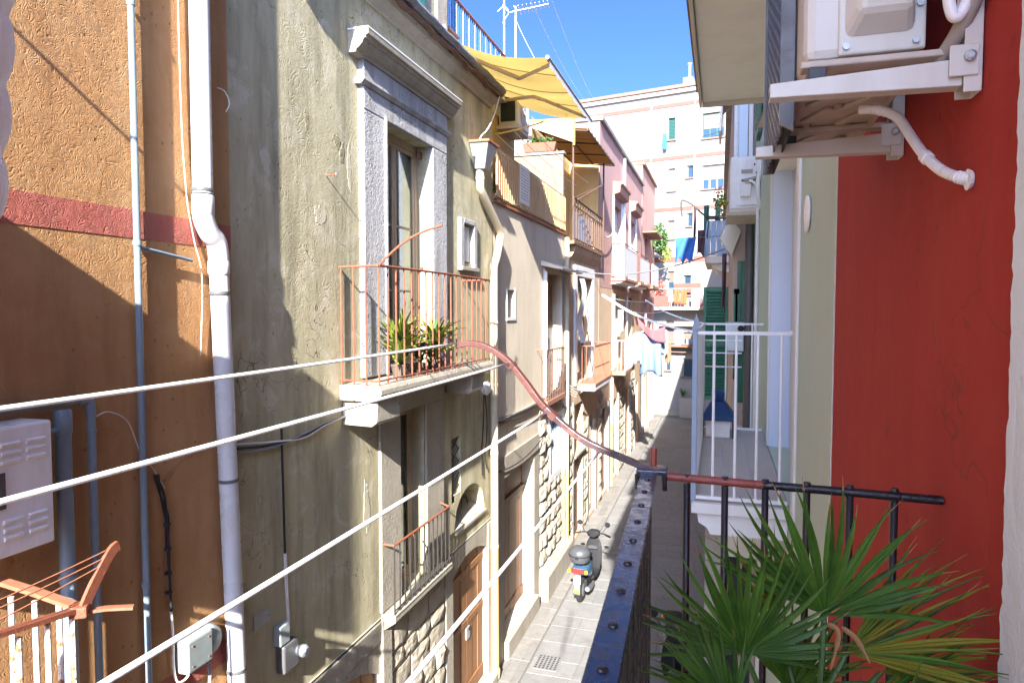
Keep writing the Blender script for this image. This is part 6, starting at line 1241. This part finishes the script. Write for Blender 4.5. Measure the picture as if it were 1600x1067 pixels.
# ------------------------------------------------------------------ scooter
def scooter(label, loc, rz, cm, tm, small=False):
    t = thing('scooter', label, 'scooter', loc); L = Vector(loc)
    t.rotation_euler = (0, 0, rz)
    def o(b, n, m, p=None, **k): b.v = [tuple(Vector(v)+L) for v in b.v]; return b.obj(n, m, p or t, **k)
    for n, y_ in (('rear_wheel',0.0),('front_wheel',1.22)):
        w = o(MB().lathe([(.13,-.05),(.19,-.055),(.225,-.035),(.235,0),(.225,.035),(.19,.055),(.13,.05)], (0,y_,.237), 24, 'x'), n, 'tyre', auto=True)
        o(MB().lathe([(.03,-.06),(.12,-.052),(.135,-.04),(.135,.04),(.12,.052),(.03,.06)], (0,y_,.237), 20, 'x'), 'rim', 'scooter_silver', w, auto=True)
    # rear cowl: lofted sections
    def loft(secs, n=14):
        b = MB()
        for (y_, z_, hw, hh) in secs:
            for k in range(n): a = 2*math.pi*k/n; b.v.append((hw*abs(math.cos(a))**.7*(1 if math.cos(a) > 0 else -1), y_, z_+hh*abs(math.sin(a))**.7*(1 if math.sin(a) > 0 else -1)))
        for i in range(len(secs)-1):
            for k in range(n): b.f.append((i*n+k, i*n+(k+1)%n, (i+1)*n+(k+1)%n, (i+1)*n+k))
        b.f.append(tuple(range(n))); b.f.append(tuple((len(secs)-1)*n+k for k in range(n))); return b
    o(loft([(-.22,.66,.10,.05),(-.15,.64,.14,.09),(.05,.60,.165,.13),(.25,.55,.16,.17),(.42,.50,.13,.18),(.50,.42,.10,.12)]), 'rear_cowl', cm, auto=True)
    o(loft([(-.12,.765,.12,.03),(.05,.785,.14,.045),(.3,.775,.13,.045),(.48,.755,.10,.04),(.55,.73,.07,.03)]), 'seat', 'scooter_dark', auto=True)
    o(loft([(.50,.30,.13,.05),(.65,.275,.15,.04),(.85,.28,.15,.04),(.95,.33,.14,.06)]), 'floorboard', 'scooter_dark', auto=True)
    o(loft([(.88,.32,.14,.06),(.93,.5,.18,.16),(.99,.72,.16,.14),(1.01,.86,.10,.08)]), 'leg_shield', 'scooter_dark', auto=True)
    o(loft([(.865,.74,.10,.025),(.885,.75,.09,.03)]), 'glove_box', 'scooter_grey', auto=True)
    o(loft([(1.05,.42,.05,.06),(1.22,.50,.085,.04),(1.40,.44,.07,.05)]), 'front_fender', 'scooter_silver', auto=True)
    o(MB().tube([(0,1.22,.24),(0,1.1,.6),(0,1.0,.95)], .03, 10), 'fork', 'scooter_dark', auto=True)
    o(loft([(.86,.98,.06,.03),(.93,1.0,.13,.07),(1.03,.99,.12,.08),(1.10,.95,.07,.06)]), 'headset', 'scooter_dark', auto=True)
    hb = o(MB().tube(smooth_path([(-.34,.82,1.02),(-.2,.93,1.02),(0,.97,1.0),(.2,.93,1.02),(.34,.82,1.02)]), .014, 8), 'handlebar', 'scooter_dark', auto=True)
    for s_ in (-1,1):
        o(MB().tube([(s_*.37,.79,1.02),(s_*.25,.895,1.02)], .02, 8), 'grip', 'tyre', hb); o(MB().tube([(s_*.35,.88,1.0),(s_*.22,.97,1.0)], .008, 6), 'brake_lever', 'scooter_silver', hb)
        o(MB().tube(smooth_path([(s_*.18,.95,1.03),(s_*.24,.96,1.12),(s_*.27,.95,1.17)]), .006, 6), 'mirror_stem', 'scooter_dark', hb); o(MB().lathe([(.01,-.008),(.05,-.006),(.055,.004),(.04,.012)], (s_*.28,.95,1.2), 14, 'y'), 'mirror', 'scooter_dark', hb, auto=True)
    if tm:
        bx = o(MB().lathe([(.08,.0),(.17,.01),(.195,.06),(.20,.13)], (0,-.10,.80), 22), 'top_box', 'scooter_grey', auto=True)
        o(MB().lathe([(.202,.13),(.205,.15),(.195,.21),(.15,.265),(.07,.285),(.01,.29)], (0,-.10,.80), 22), 'lid', 'scooter_grey', bx, auto=True); o(MB().lathe([(.207,.128),(.209,.135),(.207,.146)], (0,-.10,.80), 22), 'seam', 'scooter_dark', bx); o(MB().box(-.03,.03,-.315,-.295,.90,.95), 'latch', 'scooter_dark', bx, bevel=.004)
        o(MB().tube([(-.1,-.05,.79),(-.1,.1,.76),(.1,.1,.76),(.1,-.05,.79)], .012, 6), 'rack', 'scooter_dark')
    tl_ = o(loft([(-.245,.655,.15,.035),(-.20,.655,.165,.045)]), 'tail_light', 'lamp_red', auto=True)
    for s_ in (-1,1): o(MB().obox((s_*.155,-.235,.655),(.06,.05,.065),(0,0,s_*.4)), 'indicator', 'lamp_amber', tl_, bevel=.012)
    rf = o(MB().grid(lambda u, v: ((u-.5)*.13, -.235-.045*math.sin(v*2.2)-.03*v, .60-.36*v), 4, 8), 'rear_fender', 'scooter_silver', smooth=True, solid=.012)
    o(MB().obox((0,-.285,.50),(.13,.008,.12),(-.25,0,0)), 'number_plate', 'plate_white', rf, bevel=.003); o(MB().obox((0,-.305,.30),(.11,.02,.05),(.1,0,0)), 'reflector', 'lamp_amber', rf, bevel=.005)
    o(MB().tube([(.13,.45,.22),(.15,.1,.25),(.155,-.12,.3)], [.03,.05,.045], 10), 'exhaust', 'scooter_silver', auto=True); o(MB().box(-.1,.1,.05,.4,.22,.40), 'engine', 'scooter_dark', bevel=.02); o(MB().tube([(-.12,.35,.25),(-.2,.28,.01)], .012, 6), 'side_stand', 'scooter_dark')
    return t
scooter('blue-grey scooter with a round grey top box parked in the sun beside the left kerb', (-2.43,12.42,.006), R(-4), 'scooter_blue', True)
basic('scooter_white', (.10,.115,.15), .3, .1, 8, .03, 60, spec=.5, coat=.4, glob=False)
scooter('dark scooter parked in the shade, glimpsed behind the palm leaves and railing', (-.62,10.6,.006), R(184), 'scooter_white', False)
